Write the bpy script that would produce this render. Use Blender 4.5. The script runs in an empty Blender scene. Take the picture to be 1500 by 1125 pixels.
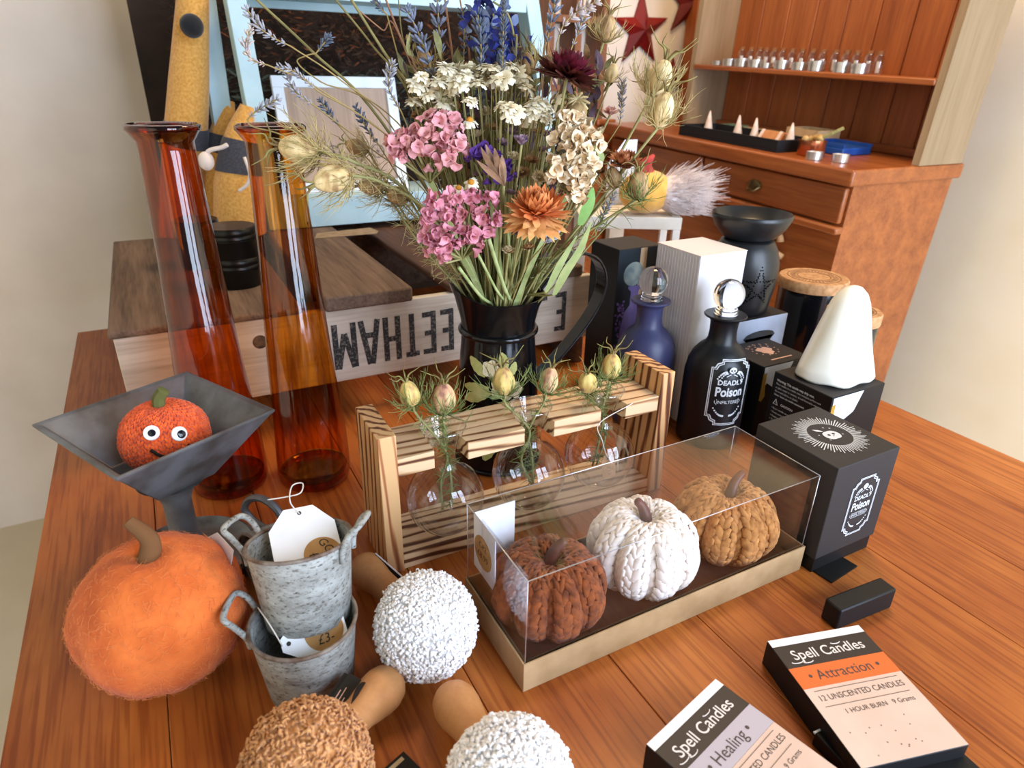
import bpy, math, random
from math import sin, cos, pi, radians, sqrt, atan2
from mathutils import Vector as V, Matrix, noise, Quaternion
R = random.Random(7)
sc = bpy.context.scene
COL = sc.collection

# ---------------------------------------------------------------- colour + materials
def c(h):
    h = h.lstrip('#')
    return tuple(((x/12.92) if x <= .04045 else ((x+.055)/1.055)**2.4) for x in (int(h[i:i+2], 16)/255 for i in (0, 2, 4))) + (1,)
def newmat(name):
    m = bpy.data.materials.new(name); m.use_nodes = True
    nt = m.node_tree; nt.nodes.clear()
    return m, nt, nt.nodes.new('ShaderNodeOutputMaterial')
def N(nt, t, **k):
    n = nt.nodes.new(t)
    for a, b in k.items():
        if a in n.inputs: n.inputs[a].default_value = b
        else: setattr(n, a, b)
    return n
def ramp(nt, fac, cols):
    r = nt.nodes.new('ShaderNodeValToRGB'); e = r.color_ramp.elements
    while len(e) < len(cols): e.new(.5)
    for el, (p, col) in zip(e, cols): el.position = p; el.color = col
    nt.links.new(fac, r.inputs[0]); return r.outputs[0]
def mat(name, c1, c2=None, rough=.5, metal=0, scale=20, stretch=(1, 1, 1), bump=0, bscale=None, lo=.35, hi=.65, sheen=0, coat=0, spec=.5, sss=0, detail=4, trans=0, ior=1.45):
    m, nt, out = newmat(name)
    p = N(nt, 'ShaderNodeBsdfPrincipled', Roughness=rough, Metallic=metal)
    p.inputs['Specular IOR Level'].default_value = spec
    p.inputs['Sheen Weight'].default_value = sheen
    p.inputs['Coat Weight'].default_value = coat
    p.inputs['Coat Roughness'].default_value = .08
    p.inputs['Transmission Weight'].default_value = trans
    p.inputs['IOR'].default_value = ior
    if sss:
        p.inputs['Subsurface Weight'].default_value = sss; p.inputs['Subsurface Scale'].default_value = .01
    nt.links.new(p.outputs[0], out.inputs[0])
    c1 = c(c1) if isinstance(c1, str) else c1
    p.inputs['Base Color'].default_value = c1
    if c2 or bump:
        tc = N(nt, 'ShaderNodeTexCoord'); mp = N(nt, 'ShaderNodeMapping'); mp.inputs['Scale'].default_value = stretch
        nt.links.new(tc.outputs['Object'], mp.inputs[0])
    if c2:
        c2 = c(c2) if isinstance(c2, str) else c2
        n = N(nt, 'ShaderNodeTexNoise', Scale=scale, Detail=detail); nt.links.new(mp.outputs[0], n.inputs['Vector'])
        nt.links.new(ramp(nt, n.outputs['Fac'], [(lo, c1), (hi, c2)]), p.inputs['Base Color'])
    if bump:
        n2 = N(nt, 'ShaderNodeTexNoise', Scale=bscale or scale, Detail=5); nt.links.new(mp.outputs[0], n2.inputs['Vector'])
        b = N(nt, 'ShaderNodeBump', Strength=bump, Distance=.002); nt.links.new(n2.outputs['Fac'], b.inputs['Height']); nt.links.new(b.outputs[0], p.inputs['Normal'])
    return m
def wood(name, base, dark, grain=1, axis='x', rough=.5, ringscale=60, contrast=(.35, .62), coat=0, extra=None):
    "long grained wood: stretched noise + wave bands along an axis"
    m, nt, out = newmat(name)
    p = N(nt, 'ShaderNodeBsdfPrincipled', Roughness=rough); p.inputs['Coat Weight'].default_value = coat; p.inputs['Coat Roughness'].default_value = .25
    nt.links.new(p.outputs[0], out.inputs[0])
    tc = N(nt, 'ShaderNodeTexCoord'); mp = N(nt, 'ShaderNodeMapping')
    s = {'x': (.06, 1, 1), 'y': (1, .06, 1), 'z': (1, 1, .06)}[axis]
    mp.inputs['Scale'].default_value = s
    nt.links.new(tc.outputs['Object'], mp.inputs[0])
    n = N(nt, 'ShaderNodeTexNoise', Scale=ringscale*grain, Detail=6, Roughness=.6); nt.links.new(mp.outputs[0], n.inputs['Vector'])
    n2 = N(nt, 'ShaderNodeTexNoise', Scale=ringscale*6, Detail=3); nt.links.new(mp.outputs[0], n2.inputs['Vector'])
    mx = N(nt, 'ShaderNodeMix'); mx.data_type = 'FLOAT'; mx.inputs[0].default_value = .35
    nt.links.new(n.outputs['Fac'], mx.inputs[2]); nt.links.new(n2.outputs['Fac'], mx.inputs[3])
    col = ramp(nt, mx.outputs[0], [(contrast[0], c(dark)), (contrast[1], c(base))])
    nt.links.new(col, p.inputs['Base Color'])
    b = N(nt, 'ShaderNodeBump', Strength=.25, Distance=.001); nt.links.new(mx.outputs[0], b.inputs['Height']); nt.links.new(b.outputs[0], p.inputs['Normal'])
    return m
def burnt(name, axis, freq, base='#d9b083', mid='#b98455', dark='#5a3016', across='y'):
    "scorched softwood: sharp dark growth rings"
    m, nt, out = newmat(name)
    p = N(nt, 'ShaderNodeBsdfPrincipled', Roughness=.6); nt.links.new(p.outputs[0], out.inputs[0])
    tc = N(nt, 'ShaderNodeTexCoord'); mp = N(nt, 'ShaderNodeMapping')
    mp.inputs['Scale'].default_value = {'x': (.08, 1, 1), 'y': (1, .08, 1), 'z': (1, 1, .08)}[axis]
    nt.links.new(tc.outputs['Object'], mp.inputs[0])
    w = N(nt, 'ShaderNodeTexWave', Scale=freq, Distortion=4.5, Detail=2); w.inputs['Detail Scale'].default_value = 1.2; w.bands_direction = across.upper() if len(across) == 1 else 'DIAGONAL'
    nt.links.new(mp.outputs[0], w.inputs['Vector'])
    n = N(nt, 'ShaderNodeTexNoise', Scale=25, Detail=3); nt.links.new(mp.outputs[0], n.inputs['Vector'])
    a = N(nt, 'ShaderNodeMath'); a.operation = 'MULTIPLY_ADD'; a.inputs[1].default_value = .75; nt.links.new(n.outputs['Fac'], a.inputs[0])
    s = N(nt, 'ShaderNodeMath'); s.operation = 'MULTIPLY'; s.inputs[1].default_value = .55; nt.links.new(w.outputs['Fac'], s.inputs[0]); nt.links.new(s.outputs[0], a.inputs[2])
    nt.links.new(ramp(nt, a.outputs[0], [(.40, c(dark)), (.51, c(mid)), (.66, c(base))]), p.inputs['Base Color'])
    b = N(nt, 'ShaderNodeBump', Strength=.3, Distance=.001); nt.links.new(a.outputs[0], b.inputs['Height']); nt.links.new(b.outputs[0], p.inputs['Normal'])
    return m
def thin(name, tint=(1, 1, 1, 1), gloss=1, rough=.02, power=1.5, f0=.05, edge=None, fr=.6, streak=None):
    "thin clear sheet or shell: tinted transparency plus a fresnel reflection; the wall looks thicker when seen edge on"
    m, nt, out = newmat(name)
    t = N(nt, 'ShaderNodeBsdfTransparent'); t.inputs[0].default_value = tint
    g = N(nt, 'ShaderNodeBsdfGlossy', Roughness=rough); g.inputs[0].default_value = (gloss, gloss, gloss, 1)
    lw = N(nt, 'ShaderNodeLayerWeight', Blend=.5)
    pw = N(nt, 'ShaderNodeMath'); pw.operation = 'POWER'; pw.inputs[1].default_value = 3.2; nt.links.new(lw.outputs['Facing'], pw.inputs[0])
    ma = N(nt, 'ShaderNodeMath'); ma.operation = 'MULTIPLY_ADD'; ma.inputs[1].default_value = fr; ma.inputs[2].default_value = f0; nt.links.new(pw.outputs[0], ma.inputs[0])
    if edge:
        pe = N(nt, 'ShaderNodeMath'); pe.operation = 'POWER'; pe.inputs[1].default_value = 3; nt.links.new(lw.outputs['Facing'], pe.inputs[0])
        nt.links.new(ramp(nt, pe.outputs[0], [(0, tint), (1, edge)]), t.inputs[0])
    if streak:
        tc = N(nt, 'ShaderNodeTexCoord'); mp = N(nt, 'ShaderNodeMapping'); mp.inputs['Scale'].default_value = (75, 75, 5); nt.links.new(tc.outputs['Object'], mp.inputs[0])
        ns = N(nt, 'ShaderNodeTexNoise', Scale=1, Detail=3, Distortion=.8); nt.links.new(mp.outputs[0], ns.inputs['Vector'])
        ml = N(nt, 'ShaderNodeMix'); ml.data_type = 'RGBA'; ml.blend_type = 'MULTIPLY'; ml.inputs[0].default_value = 1
        if t.inputs[0].links: nt.links.new(t.inputs[0].links[0].from_socket, ml.inputs[6])
        else: ml.inputs[6].default_value = tint
        nt.links.new(ramp(nt, ns.outputs['Fac'], [(.36, streak), (.56, (1, 1, 1, 1))]), ml.inputs[7]); nt.links.new(ml.outputs[2], t.inputs[0])
        bp = N(nt, 'ShaderNodeBump', Strength=.12, Distance=.002); nt.links.new(ns.outputs['Fac'], bp.inputs['Height']); nt.links.new(bp.outputs[0], g.inputs['Normal'])
    mx = N(nt, 'ShaderNodeMixShader'); nt.links.new(ma.outputs[0], mx.inputs[0]); nt.links.new(t.outputs[0], mx.inputs[1]); nt.links.new(g.outputs[0], mx.inputs[2])
    nt.links.new(mx.outputs[0], out.inputs[0])
    return m

# ---------------------------------------------------------------- geometry collector
class M:
    def __init__(s): s.v = []; s.f = []
    def add(s, v, f, mx=None):
        o = len(s.v)
        s.v += [tuple(mx @ V(p)) for p in v] if mx else [tuple(p) for p in v]
        s.f += [tuple(i+o for i in q) for q in f]
        return s
    def box(s, x0, x1, y0, y1, z0, z1, mx=None):
        return s.add([(x0,y0,z0),(x1,y0,z0),(x1,y1,z0),(x0,y1,z0),(x0,y0,z1),(x1,y0,z1),(x1,y1,z1),(x0,y1,z1)],
                     [(3,2,1,0),(4,5,6,7),(0,1,5,4),(1,2,6,5),(2,3,7,6),(3,0,4,7)], mx)
    def prism(s, poly, z0, z1, mx=None):
        n = len(poly)
        return s.add([(x,y,z0) for x,y in poly]+[(x,y,z1) for x,y in poly],
                     [tuple(range(n))[::-1], tuple(range(n,2*n))]+[(i,(i+1)%n,n+(i+1)%n,n+i) for i in range(n)], mx)
    def lathe(s, prof, n=40, mx=None, fn=None):
        v = []; f = []; k = len(prof)
        for i in range(n):
            a = 2*pi*i/n
            for r, z in prof:
                p = (r*cos(a), r*sin(a), z)
                v.append(fn(a, r, z) if fn else p)
        for i in range(n):
            j = (i+1) % n
            for q in range(k-1):
                f.append((i*k+q, j*k+q, j*k+q+1, i*k+q+1))
        return s.add(v, f, mx)
    def tube(s, pts, rad, n=6, cap=True, closed=False):
        pts = [V(p) for p in pts]; k = len(pts)
        if not isinstance(rad, (list, tuple)): rad = [rad]*k
        v = []; f = []; up = None
        for i, p in enumerate(pts):
            t = (pts[(i+1) % k]-pts[i-1]) if closed else (pts[min(i+1, k-1)]-pts[max(i-1, 0)])
            if t.length < 1e-9: t = V((0, 0, 1))
            t.normalize()
            if up is None:
                up = t.orthogonal().normalized()
            up = (up-t*up.dot(t))
            up = up.normalized() if up.length > 1e-6 else t.orthogonal().normalized()
            w = t.cross(up)
            for j in range(n):
                a = 2*pi*j/n
                v.append(p+(up*cos(a)+w*sin(a))*rad[i])
        for i in range(k if closed else k-1):
            for j in range(n):
                a, b = i*n, ((i+1) % k)*n
                f.append((a+j, a+(j+1) % n, b+(j+1) % n, b+j))
        if cap and not closed:
            f.append(tuple(range(n))[::-1]); f.append(tuple(range((k-1)*n, k*n)))
        return s.add(v, f)
    def strip(s, pts, widths, side, thick=0):
        "ribbon along pts; side = across vector (or list)"
        pts = [V(p) for p in pts]; k = len(pts); v = []
        sd = side if isinstance(side, list) else [V(side)]*k
        for p, w, q in zip(pts, widths, sd):
            q = V(q).normalized(); v += [p-q*w, p+q*w]
        f = [(2*i, 2*i+1, 2*i+3, 2*i+2) for i in range(k-1)]
        return s.add(v, f)
    def band(s, pts, w, side, th):
        "solid ribbon: width w along side, thickness th"
        pts = [V(p) for p in pts]; k = len(pts); sd = V(side).normalized(); v = []
        for i, p in enumerate(pts):
            t = (pts[min(i+1, k-1)]-pts[max(i-1, 0)]).normalized(); nn = t.cross(sd).normalized()
            v += [p-sd*w/2-nn*th/2, p+sd*w/2-nn*th/2, p+sd*w/2+nn*th/2, p-sd*w/2+nn*th/2]
        f = [(3, 2, 1, 0), tuple(4*(k-1)+q for q in range(4))]
        for i in range(k-1):
            for j in range(4): f.append((4*i+j, 4*i+(j+1) % 4, 4*i+4+(j+1) % 4, 4*i+4+j))
        return s.add(v, f)
    def ball(s, ctr, r, nu=12, nv=8, mx=None, fn=None):
        r = r if isinstance(r, (tuple, list)) else (r, r, r)
        v = [(0, 0, -1)]+[(sin(pi*j/nv)*cos(2*pi*i/nu), sin(pi*j/nv)*sin(2*pi*i/nu), -cos(pi*j/nv)) for j in range(1, nv) for i in range(nu)]+[(0, 0, 1)]
        if fn: v = [fn(p) for p in v]
        f = [(0, 1+(i+1) % nu, 1+i) for i in range(nu)]
        for j in range(nv-2):
            for i in range(nu):
                a = 1+j*nu; b = a+nu
                f.append((a+i, a+(i+1) % nu, b+(i+1) % nu, b+i))
        l = len(v)-1; a = 1+(nv-2)*nu
        f += [(l, a+i, a+(i+1) % nu) for i in range(nu)]
        v = [(p[0]*r[0], p[1]*r[1], p[2]*r[2]) for p in v]
        if mx: v = [mx @ V(p) for p in v]
        return s.add([(p[0]+ctr[0], p[1]+ctr[1], p[2]+ctr[2]) for p in v], f)
    def text(s, body, size, mx, weight=0, align='CENTER', sx=1, shear=0, fn=None, space=1):
        cu = bpy.data.curves.new('t', 'FONT'); cu.body = body; cu.size = size; cu.offset = weight; cu.align_x = align; cu.align_y = 'CENTER'; cu.shear = shear; cu.space_character = space
        cu.resolution_u = 4
        ob = bpy.data.objects.new('t', cu); me = bpy.data.meshes.new_from_object(ob)
        vs = [(v.co.x*sx, v.co.y, 0) for v in me.vertices]
        if fn: vs = [fn(p) for p in vs]
        s.add(vs, [tuple(p.vertices) for p in me.polygons], mx)
        bpy.data.objects.remove(ob); bpy.data.curves.remove(cu); bpy.data.meshes.remove(me)
        return s
def quad(m, pts): return m.add(pts, [tuple(range(len(pts)))])
def root_matrix(o):
    while o.parent: o = o.parent
    return Matrix.LocRotScale(o.location, o.rotation_euler, None)
def obj(name, m, material, parent=None, loc=None, smooth=40, bevel=0, label=None, local=False, mod=None, seg=2):
    me = bpy.data.meshes.new(name)
    v = m.v
    if parent is not None and not local:
        inv = root_matrix(parent).inverted(); v = [tuple(inv @ V(p)) for p in v]
    if loc is not None and parent is None and not local:
        v = [(p[0]-loc[0], p[1]-loc[1], p[2]-loc[2]) for p in v]
    me.from_pydata(v, [], m.f); me.update()
    o = bpy.data.objects.new(name, me); COL.objects.link(o)
    me.materials.append(material)
    if smooth:
        me.polygons.foreach_set('use_smooth', [True]*len(me.polygons))
        if smooth < 180: me.set_sharp_from_angle(angle=radians(smooth))
    if bevel:
        b = o.modifiers.new('bevel', 'BEVEL'); b.width = bevel; b.segments = seg; b.limit_method = 'ANGLE'; b.angle_limit = radians(40)
    if parent is not None: o.parent = parent
    elif loc is not None: o.location = loc
    if label: o['label'] = label
    return o
def thing(name, label, cat, loc=(0, 0, 0), rot=(0, 0, 0), group=None):
    o = bpy.data.objects.new(name, None); o.empty_display_size = .02; COL.objects.link(o)
    o.location = loc; o.rotation_euler = rot; o['label'] = label; o['category'] = cat
    if group: o['group'] = group
    return o
def tag(o, label, cat, group=None, kind=None):
    o['label'] = label; o['category'] = cat
    if group: o['group'] = group
    if kind: o['kind'] = kind
    return o
def struct(name, m, material, label=None, **k):
    o = obj(name, m, material, **k); o['kind'] = 'structure'
    o['label'] = label or name.replace('_', ' '); o['category'] = name.split('_')[0]
    return o
def TRS(loc, z=0, x=0, y=0): return Matrix.Translation(V(loc)) @ Matrix.Rotation(z, 4, 'Z') @ Matrix.Rotation(y, 4, 'Y') @ Matrix.Rotation(x, 4, 'X')
def basis(o, ex, ey, ez=None):
    ex = V(ex).normalized(); ey = V(ey); ey = (ey-ex*ey.dot(ex)).normalized(); ez = ex.cross(ey)
    m = Matrix((ex, ey, ez)).transposed().to_4x4(); m.translation = V(o); return m
def align(d, o=(0, 0, 0), roll=0):
    "matrix whose z axis points along d"
    m = V(d).to_track_quat('Z', 'Y').to_matrix().to_4x4() @ Matrix.Rotation(roll, 4, 'Z'); m.translation = V(o); return m
def bez(p, n=12):
    "smooth curve through points (Catmull-Rom)"
    p = [V(q) for q in p]
    if len(p) == 2: return [p[0].lerp(p[1], i/n) for i in range(n+1)]
    q = [2*p[0]-p[1]]+p+[2*p[-1]-p[-2]]; out = []
    for i in range(1, len(q)-2):
        for j in range(n):
            t = j/n; a, b, cc, d = q[i-1:i+3]
            out.append(.5*((2*b)+(cc-a)*t+(2*a-5*b+4*cc-d)*t*t+(3*b-a-3*cc+d)*t**3))
    out.append(p[-1]); return out
def rv(s=1): return V((R.gauss(0, 1), R.gauss(0, 1), R.gauss(0, 1)))*s
CAMR, CAMU, CAMF = V((.8825, -.4699, .0174)), V((.1855, .3819, .9054)), V((.4321, .7958, -.4242))
TOCAM = (-CAMF).normalized()

# ---------------------------------------------------------------- camera, light, room
cam = bpy.data.cameras.new('camera'); co = bpy.data.objects.new('camera', cam); COL.objects.link(co)
cam.sensor_width = 36; cam.lens = 960/1500*36; cam.clip_start = .01
mm = Matrix((CAMR, CAMU, -CAMF)).transposed().to_4x4(); mm.translation = (0, 0, .5); co.matrix_world = mm
cam.dof.use_dof = True; cam.dof.focus_distance = .74; cam.dof.aperture_fstop = 7
sc.camera = co
sc.view_settings.view_transform = 'Standard'; sc.view_settings.look = 'None'; sc.view_settings.gamma = 1; sc.view_settings.use_curve_mapping = False
sc.view_settings.exposure = 0.0
sc.cycles.transparent_max_bounces = 24; sc.cycles.max_bounces = 10; sc.cycles.transmission_bounces = 8; sc.cycles.caustics_refractive = False
w = bpy.data.worlds.new('world'); sc.world = w; w.use_nodes = True
w.node_tree.nodes['Background'].inputs[0].default_value = c('#e4ebf6'); w.node_tree.nodes['Background'].inputs[1].default_value = .24
def area(name, loc, target, sx, sy, power, col):
    l = bpy.data.lights.new(name, 'AREA'); l.shape = 'RECTANGLE'; l.size = sx; l.size_y = sy; l.energy = power; l.color = col[:3]
    o = bpy.data.objects.new(name, l); COL.objects.link(o); o.location = loc
    o.rotation_euler = (V(target)-V(loc)).to_track_quat('-Z', 'Y').to_euler(); return o
DAY = c('#d6e6ff')
for k, x in enumerate((.62, 1.45)):
    area('shop_window_daylight', (x, -1.45, .62), (x-.25, .7, .35), .62, 2.2, 63, DAY)
area('side_window_daylight', (-1.6, .35, .95), (.3, .7, .1), .5, .9, 2.5, DAY)
area('dresser_warm_fill', (1.1, 1.0, 1.75), (1.2, 1.3, 0), .5, .5, 24, c('#ffd9a8'))  # added warm fill light to brighten the dresser, no real fixture behind it

cream = mat('cream_plaster', '#f3ead0', '#efe4c6', .9, scale=6, bump=.05)
floor_m = mat('pale_floor', '#e2d6bb', '#d6c8aa', .7, scale=3)
struct('floor', M().box(-2.6, 2.2, -1.6, 2.5, -.76, -.74), floor_m)
struct('wall_left', M().box(-.95, -.92, -1.6, 2.5, -.74, 1.9), cream)
struct('wall_back', M().box(-.92, 2.2, 2.1, 2.13, -.74, 1.9), mat('white_wall', '#e6dacb', '#dccfc0', .85, scale=5, bump=.05))
struct('wall_right', M().box(2.02, 2.05, -1.6, 2.1, -.74, 1.9), cream)

# ---------------------------------------------------------------- table
def table_wood():
    m, nt, out = newmat('varnished_table_wood')
    p = N(nt, 'ShaderNodeBsdfPrincipled', Roughness=.45); p.inputs['Specular IOR Level'].default_value = .3; p.inputs['Coat Weight'].default_value = .06; p.inputs['Coat Roughness'].default_value = .2
    nt.links.new(p.outputs[0], out.inputs[0])
    tc = N(nt, 'ShaderNodeTexCoord')
    oi = N(nt, 'ShaderNodeObjectInfo')
    mp = N(nt, 'ShaderNodeMapping'); mp.inputs['Scale'].default_value = (1, .12, 1); nt.links.new(tc.outputs['Object'], mp.inputs[0])
    n = N(nt, 'ShaderNodeTexNoise', Scale=26, Detail=7, Roughness=.65, Distortion=.6); nt.links.new(mp.outputs[0], n.inputs['Vector'])
    mp2 = N(nt, 'ShaderNodeMapping'); mp2.inputs['Scale'].default_value = (1, .03, 1); nt.links.new(tc.outputs['Object'], mp2.inputs[0])
    n2 = N(nt, 'ShaderNodeTexNoise', Scale=230, Detail=3); nt.links.new(mp2.outputs[0], n2.inputs['Vector'])
    n3 = N(nt, 'ShaderNodeTexNoise', Scale=5, Detail=4); nt.links.new(tc.outputs['Object'], n3.inputs['Vector'])
    col = ramp(nt, n.outputs['Fac'], [(.24, c('#8a451a')), (.46, c('#b5672a')), (.76, c('#c67a36'))])
    mx = N(nt, 'ShaderNodeMix'); mx.data_type = 'RGBA'; mx.blend_type = 'MULTIPLY'; mx.inputs[0].default_value = .6
    nt.links.new(col, mx.inputs[6]); nt.links.new(ramp(nt, n2.outputs['Fac'], [(.38, c('#c0a48f')), (.52, (1, 1, 1, 1))]), mx.inputs[7])
    mx2 = N(nt, 'ShaderNodeMix'); mx2.data_type = 'RGBA'; mx2.blend_type = 'MULTIPLY'; mx2.inputs[0].default_value = .7
    nt.links.new(mx.outputs[2], mx2.inputs[6]); nt.links.new(ramp(nt, n3.outputs['Fac'], [(.32, c('#c39c80')), (.6, (1, 1, 1, 1))]), mx2.inputs[7])
    nt.links.new(mx2.outputs[2], p.inputs['Base Color'])
    b = N(nt, 'ShaderNodeBump', Strength=.3, Distance=.0006); nt.links.new(n2.outputs['Fac'], b.inputs['Height']); nt.links.new(b.outputs[0], p.inputs['Normal'])
    return m
TW = table_wood()
tb = thing('shop_table', 'long varnished orange-brown plank table carrying the whole shop display', 'table', (.4, .6, -.74))
xs = [-.19, -.07, .045, .175, .305, .4165, .54, .675, .80, .93, 1.06]
for a, b in zip(xs, xs[1:]):
    obj('table_plank', M().box(a+.0004, b-.0004, -.12, 1.56, -.03, 0), TW, tb, bevel=.0008)
obj('apron', M().box(-.14, 1.0, -.08, -.05, -.12, -.031).box(-.14, 1.0, 1.48, 1.51, -.12, -.031).box(-.14, -.11, -.05, 1.48, -.12, -.031).box(.97, 1.0, -.05, 1.48, -.12, -.031), TW, tb)
for x in (-.14, .93):
    for y in (-.08, 1.44): obj('leg', M().box(x, x+.07, y, y+.07, -.74, -.121), TW, tb, bevel=.004)

# ---------------------------------------------------------------- wooden crate with stencilled name
pale = wood('weathered_pale_board', '#cfc3b2', '#a2937f', 1, 'x', .75, 40, (.3, .6))
oldw = wood('old_grey_brown_slat', '#7d6654', '#4a382b', 1, 'y', .8, 40)
darkw = wood('dark_stained_slat', '#5d3a26', '#2e1a10', 1, 'y', .75, 40)
ink = mat('faded_black_stencil_ink', '#2c2b2b', '#6d675f', .9, scale=320, lo=.52, hi=.66, detail=2)
cr = thing('wooden_crate', 'upside down old wooden crate with slatted top and black stencilled name, behind the amber vases', 'crate', (.3, 1.15, 0))
fy = .955
obj('front_board', M().box(-.08, .68, fy, fy+.014, .058, .178), pale, cr, bevel=.002)
obj('back_board', M().box(-.08, .68, 1.506, 1.52, .03, .178), oldw, cr, bevel=.002)
for x in (-.08, .664): obj('end_board', M().box(x, x+.016, fy+.0145, 1.5055, .0, .177), oldw, cr, bevel=.002)
for x0, x1, y0, zt, mt in ((-.085, .165, fy-.004, .183, oldw), (.196, .332, fy-.014, .196, oldw), (.40, .53, fy, .19, darkw), (.57, .657, fy-.004, .193, oldw)):
    obj('top_slat', M().box(x0, x1, y0, 1.525, .1785, zt+.006 if mt is oldw else zt), mt, cr, bevel=.004, seg=3)
obj('knot', M().lathe([(0, .0004), (.006, .0004), (.0105, 0)], 18, TRS((0.1,0.955,0.1442), x=pi/2)), mat('dark_wood_knot', '#6b5138', '#3a2a1c', .7, scale=120), cr)
lt = M()
def stroke(x0, z0, x1, z1, w_, cx, cz):
    d = V((x1-x0, z1-z0)).normalized(); n_ = V((-d.y, d.x))*w_/2; q = [(x0+n_.x, z0+n_.y), (x1+n_.x, z1+n_.y), (x1-n_.x, z1-n_.y), (x0-n_.x, z0-n_.y)]
    lt.add([(cx-x, fy-.0007-.00002*(len(lt.f) % 7), cz-z) for x, z in q], [(0, 1, 2, 3)])          # letters stand on their heads
h = .037; sw = .0088
GL = {'M': [(-.0145, -h, -.0145, h), (.0145, -h, .0145, h), (-.0125, h, 0, -h*.55), (.0125, h, 0, -h*.55)], 'A': [(-.0135, -h, -.002, h), (.0135, -h, .002, h), (-.008, -.012, .008, -.012)],
      'H': [(-.010, -h, -.010, h), (.010, -h, .010, h), (-.010, 0, .010, 0)], 'T': [(0, -h, 0, h), (-.0115, h-.005, .0115, h-.005)], 'E': [(-.0075, -h, -.0075, h), (-.0075, h-.005, .0115, h-.005), (-.0075, 0, .008, 0), (-.0075, -h+.005, .0115, -h+.005)],
      'C': [(-.0075, -h, -.0075, h), (-.0075, h-.005, .0115, h-.005), (-.0075, -h+.005, .0115, -h+.005)], '.': [(-.005, -h+.006, .006, -h+.006)]}
for g_, p_ in (('M', (0.2223,0.955,0.1018)), ('A', (0.2623,0.955,0.1098)), ('H', (0.2984,0.955,0.1106)), ('T', (0.332,0.955,0.1109)), ('E', (0.3618,0.955,0.1119)), ('E', (0.3934,0.955,0.1117)), ('H', (0.4347,0.955,0.1137)), ('C', (0.4813,0.955,0.1138)), ('.', (0.5812,0.955,0.1139)), ('E', (0.6147,0.955,0.1091))):
    if g_ == '.': obj('stencilled_name', lt, ink, cr, smooth=0); lt = M()
    for st_ in GL[g_]: stroke(*st_, sw if g_ != '.' else .012, p_[0], .1165)
obj('stencilled_initial', lt, ink, cr, smooth=0)
# scrap of newsprint at the back of the crate
m = M(); 
P0 = [(.27, 1.33), (.285, 1.375), (.40, 1.385), (.405, 1.345), (.395, 1.325)]
m.prism(P0, .2025, .2032)
nw = obj('newspaper_scrap', m, mat('aged_newsprint', '#a48f74', '#8c7860', .95, scale=60), loc=(.33, 1.35, .2025)); tag(nw, 'scrap of brown old newsprint tucked under the pale blue shelf on the crate', 'paper')

# ---------------------------------------------------------------- amber vases
def amber(name, t, e):
    return thin(name, t, 1, .06, f0=.045, edge=e, streak=(.62, .50, .38, 1))
def amber_vase(x, y, label, mt, mb):
    o = thing('amber_glass_vase', label, 'vase', (x, y, 0))
    pr = [(0, .006), (.030, .004), (.041, .001), (.0455, .004), (.0475, .012), (.0472, .03), (.0455, .07), (.0425, .12), (.039, .18), (.0355, .25), (.0325, .31), (.0300, .37), (.0282, .42), (.0285, .432), (.034, .440), (.0365, .4435), (.0365, .447), (.034, .449), (.0300, .446)]
    def fn(a, r, z):
        q = 1+.012*sin(3*a+z*25)+.008*sin(7*a-z*40); return (r*q*cos(a), r*q*sin(a), z)
    obj('glass_body', M().lathe(pr, 56, TRS((x, y, 0)), fn), mt, o, smooth=180)
    obj('thick_base', M().lathe([(0, .0085), (.036, .0085), (.0415, .012), (.043, .018), (.0405, .016), (.033, .0125), (0, .0125)], 48, TRS((x, y, 0))), mb, o, smooth=180)
    obj('rim', M().lathe([(.0303, .446), (.034, .4495), (.0372, .4475), (.0372, .4435), (.034, .4425)], 48, TRS((x, y, 0))), mb, o, smooth=180)
    return o
amber_vase(.1275, .7935, 'tall amber glass bottle vase nearer the burnt wood stand, right of the two', amber('amber_glass', (.92, .54, .15, 1), (.45, .19, .03, 1)), amber('amber_glass_thick', (.7, .30, .05, 1), (.35, .11, .01, 1)))
amber_vase(.024, .826, 'tall reddish amber glass bottle vase on the far left behind the zinc dish', amber('red_amber_glass', (.86, .36, .07, 1), (.36, .10, .012, 1)), amber('red_amber_glass_thick', (.6, .18, .025, 1), (.28, .06, .006, 1)))

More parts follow.
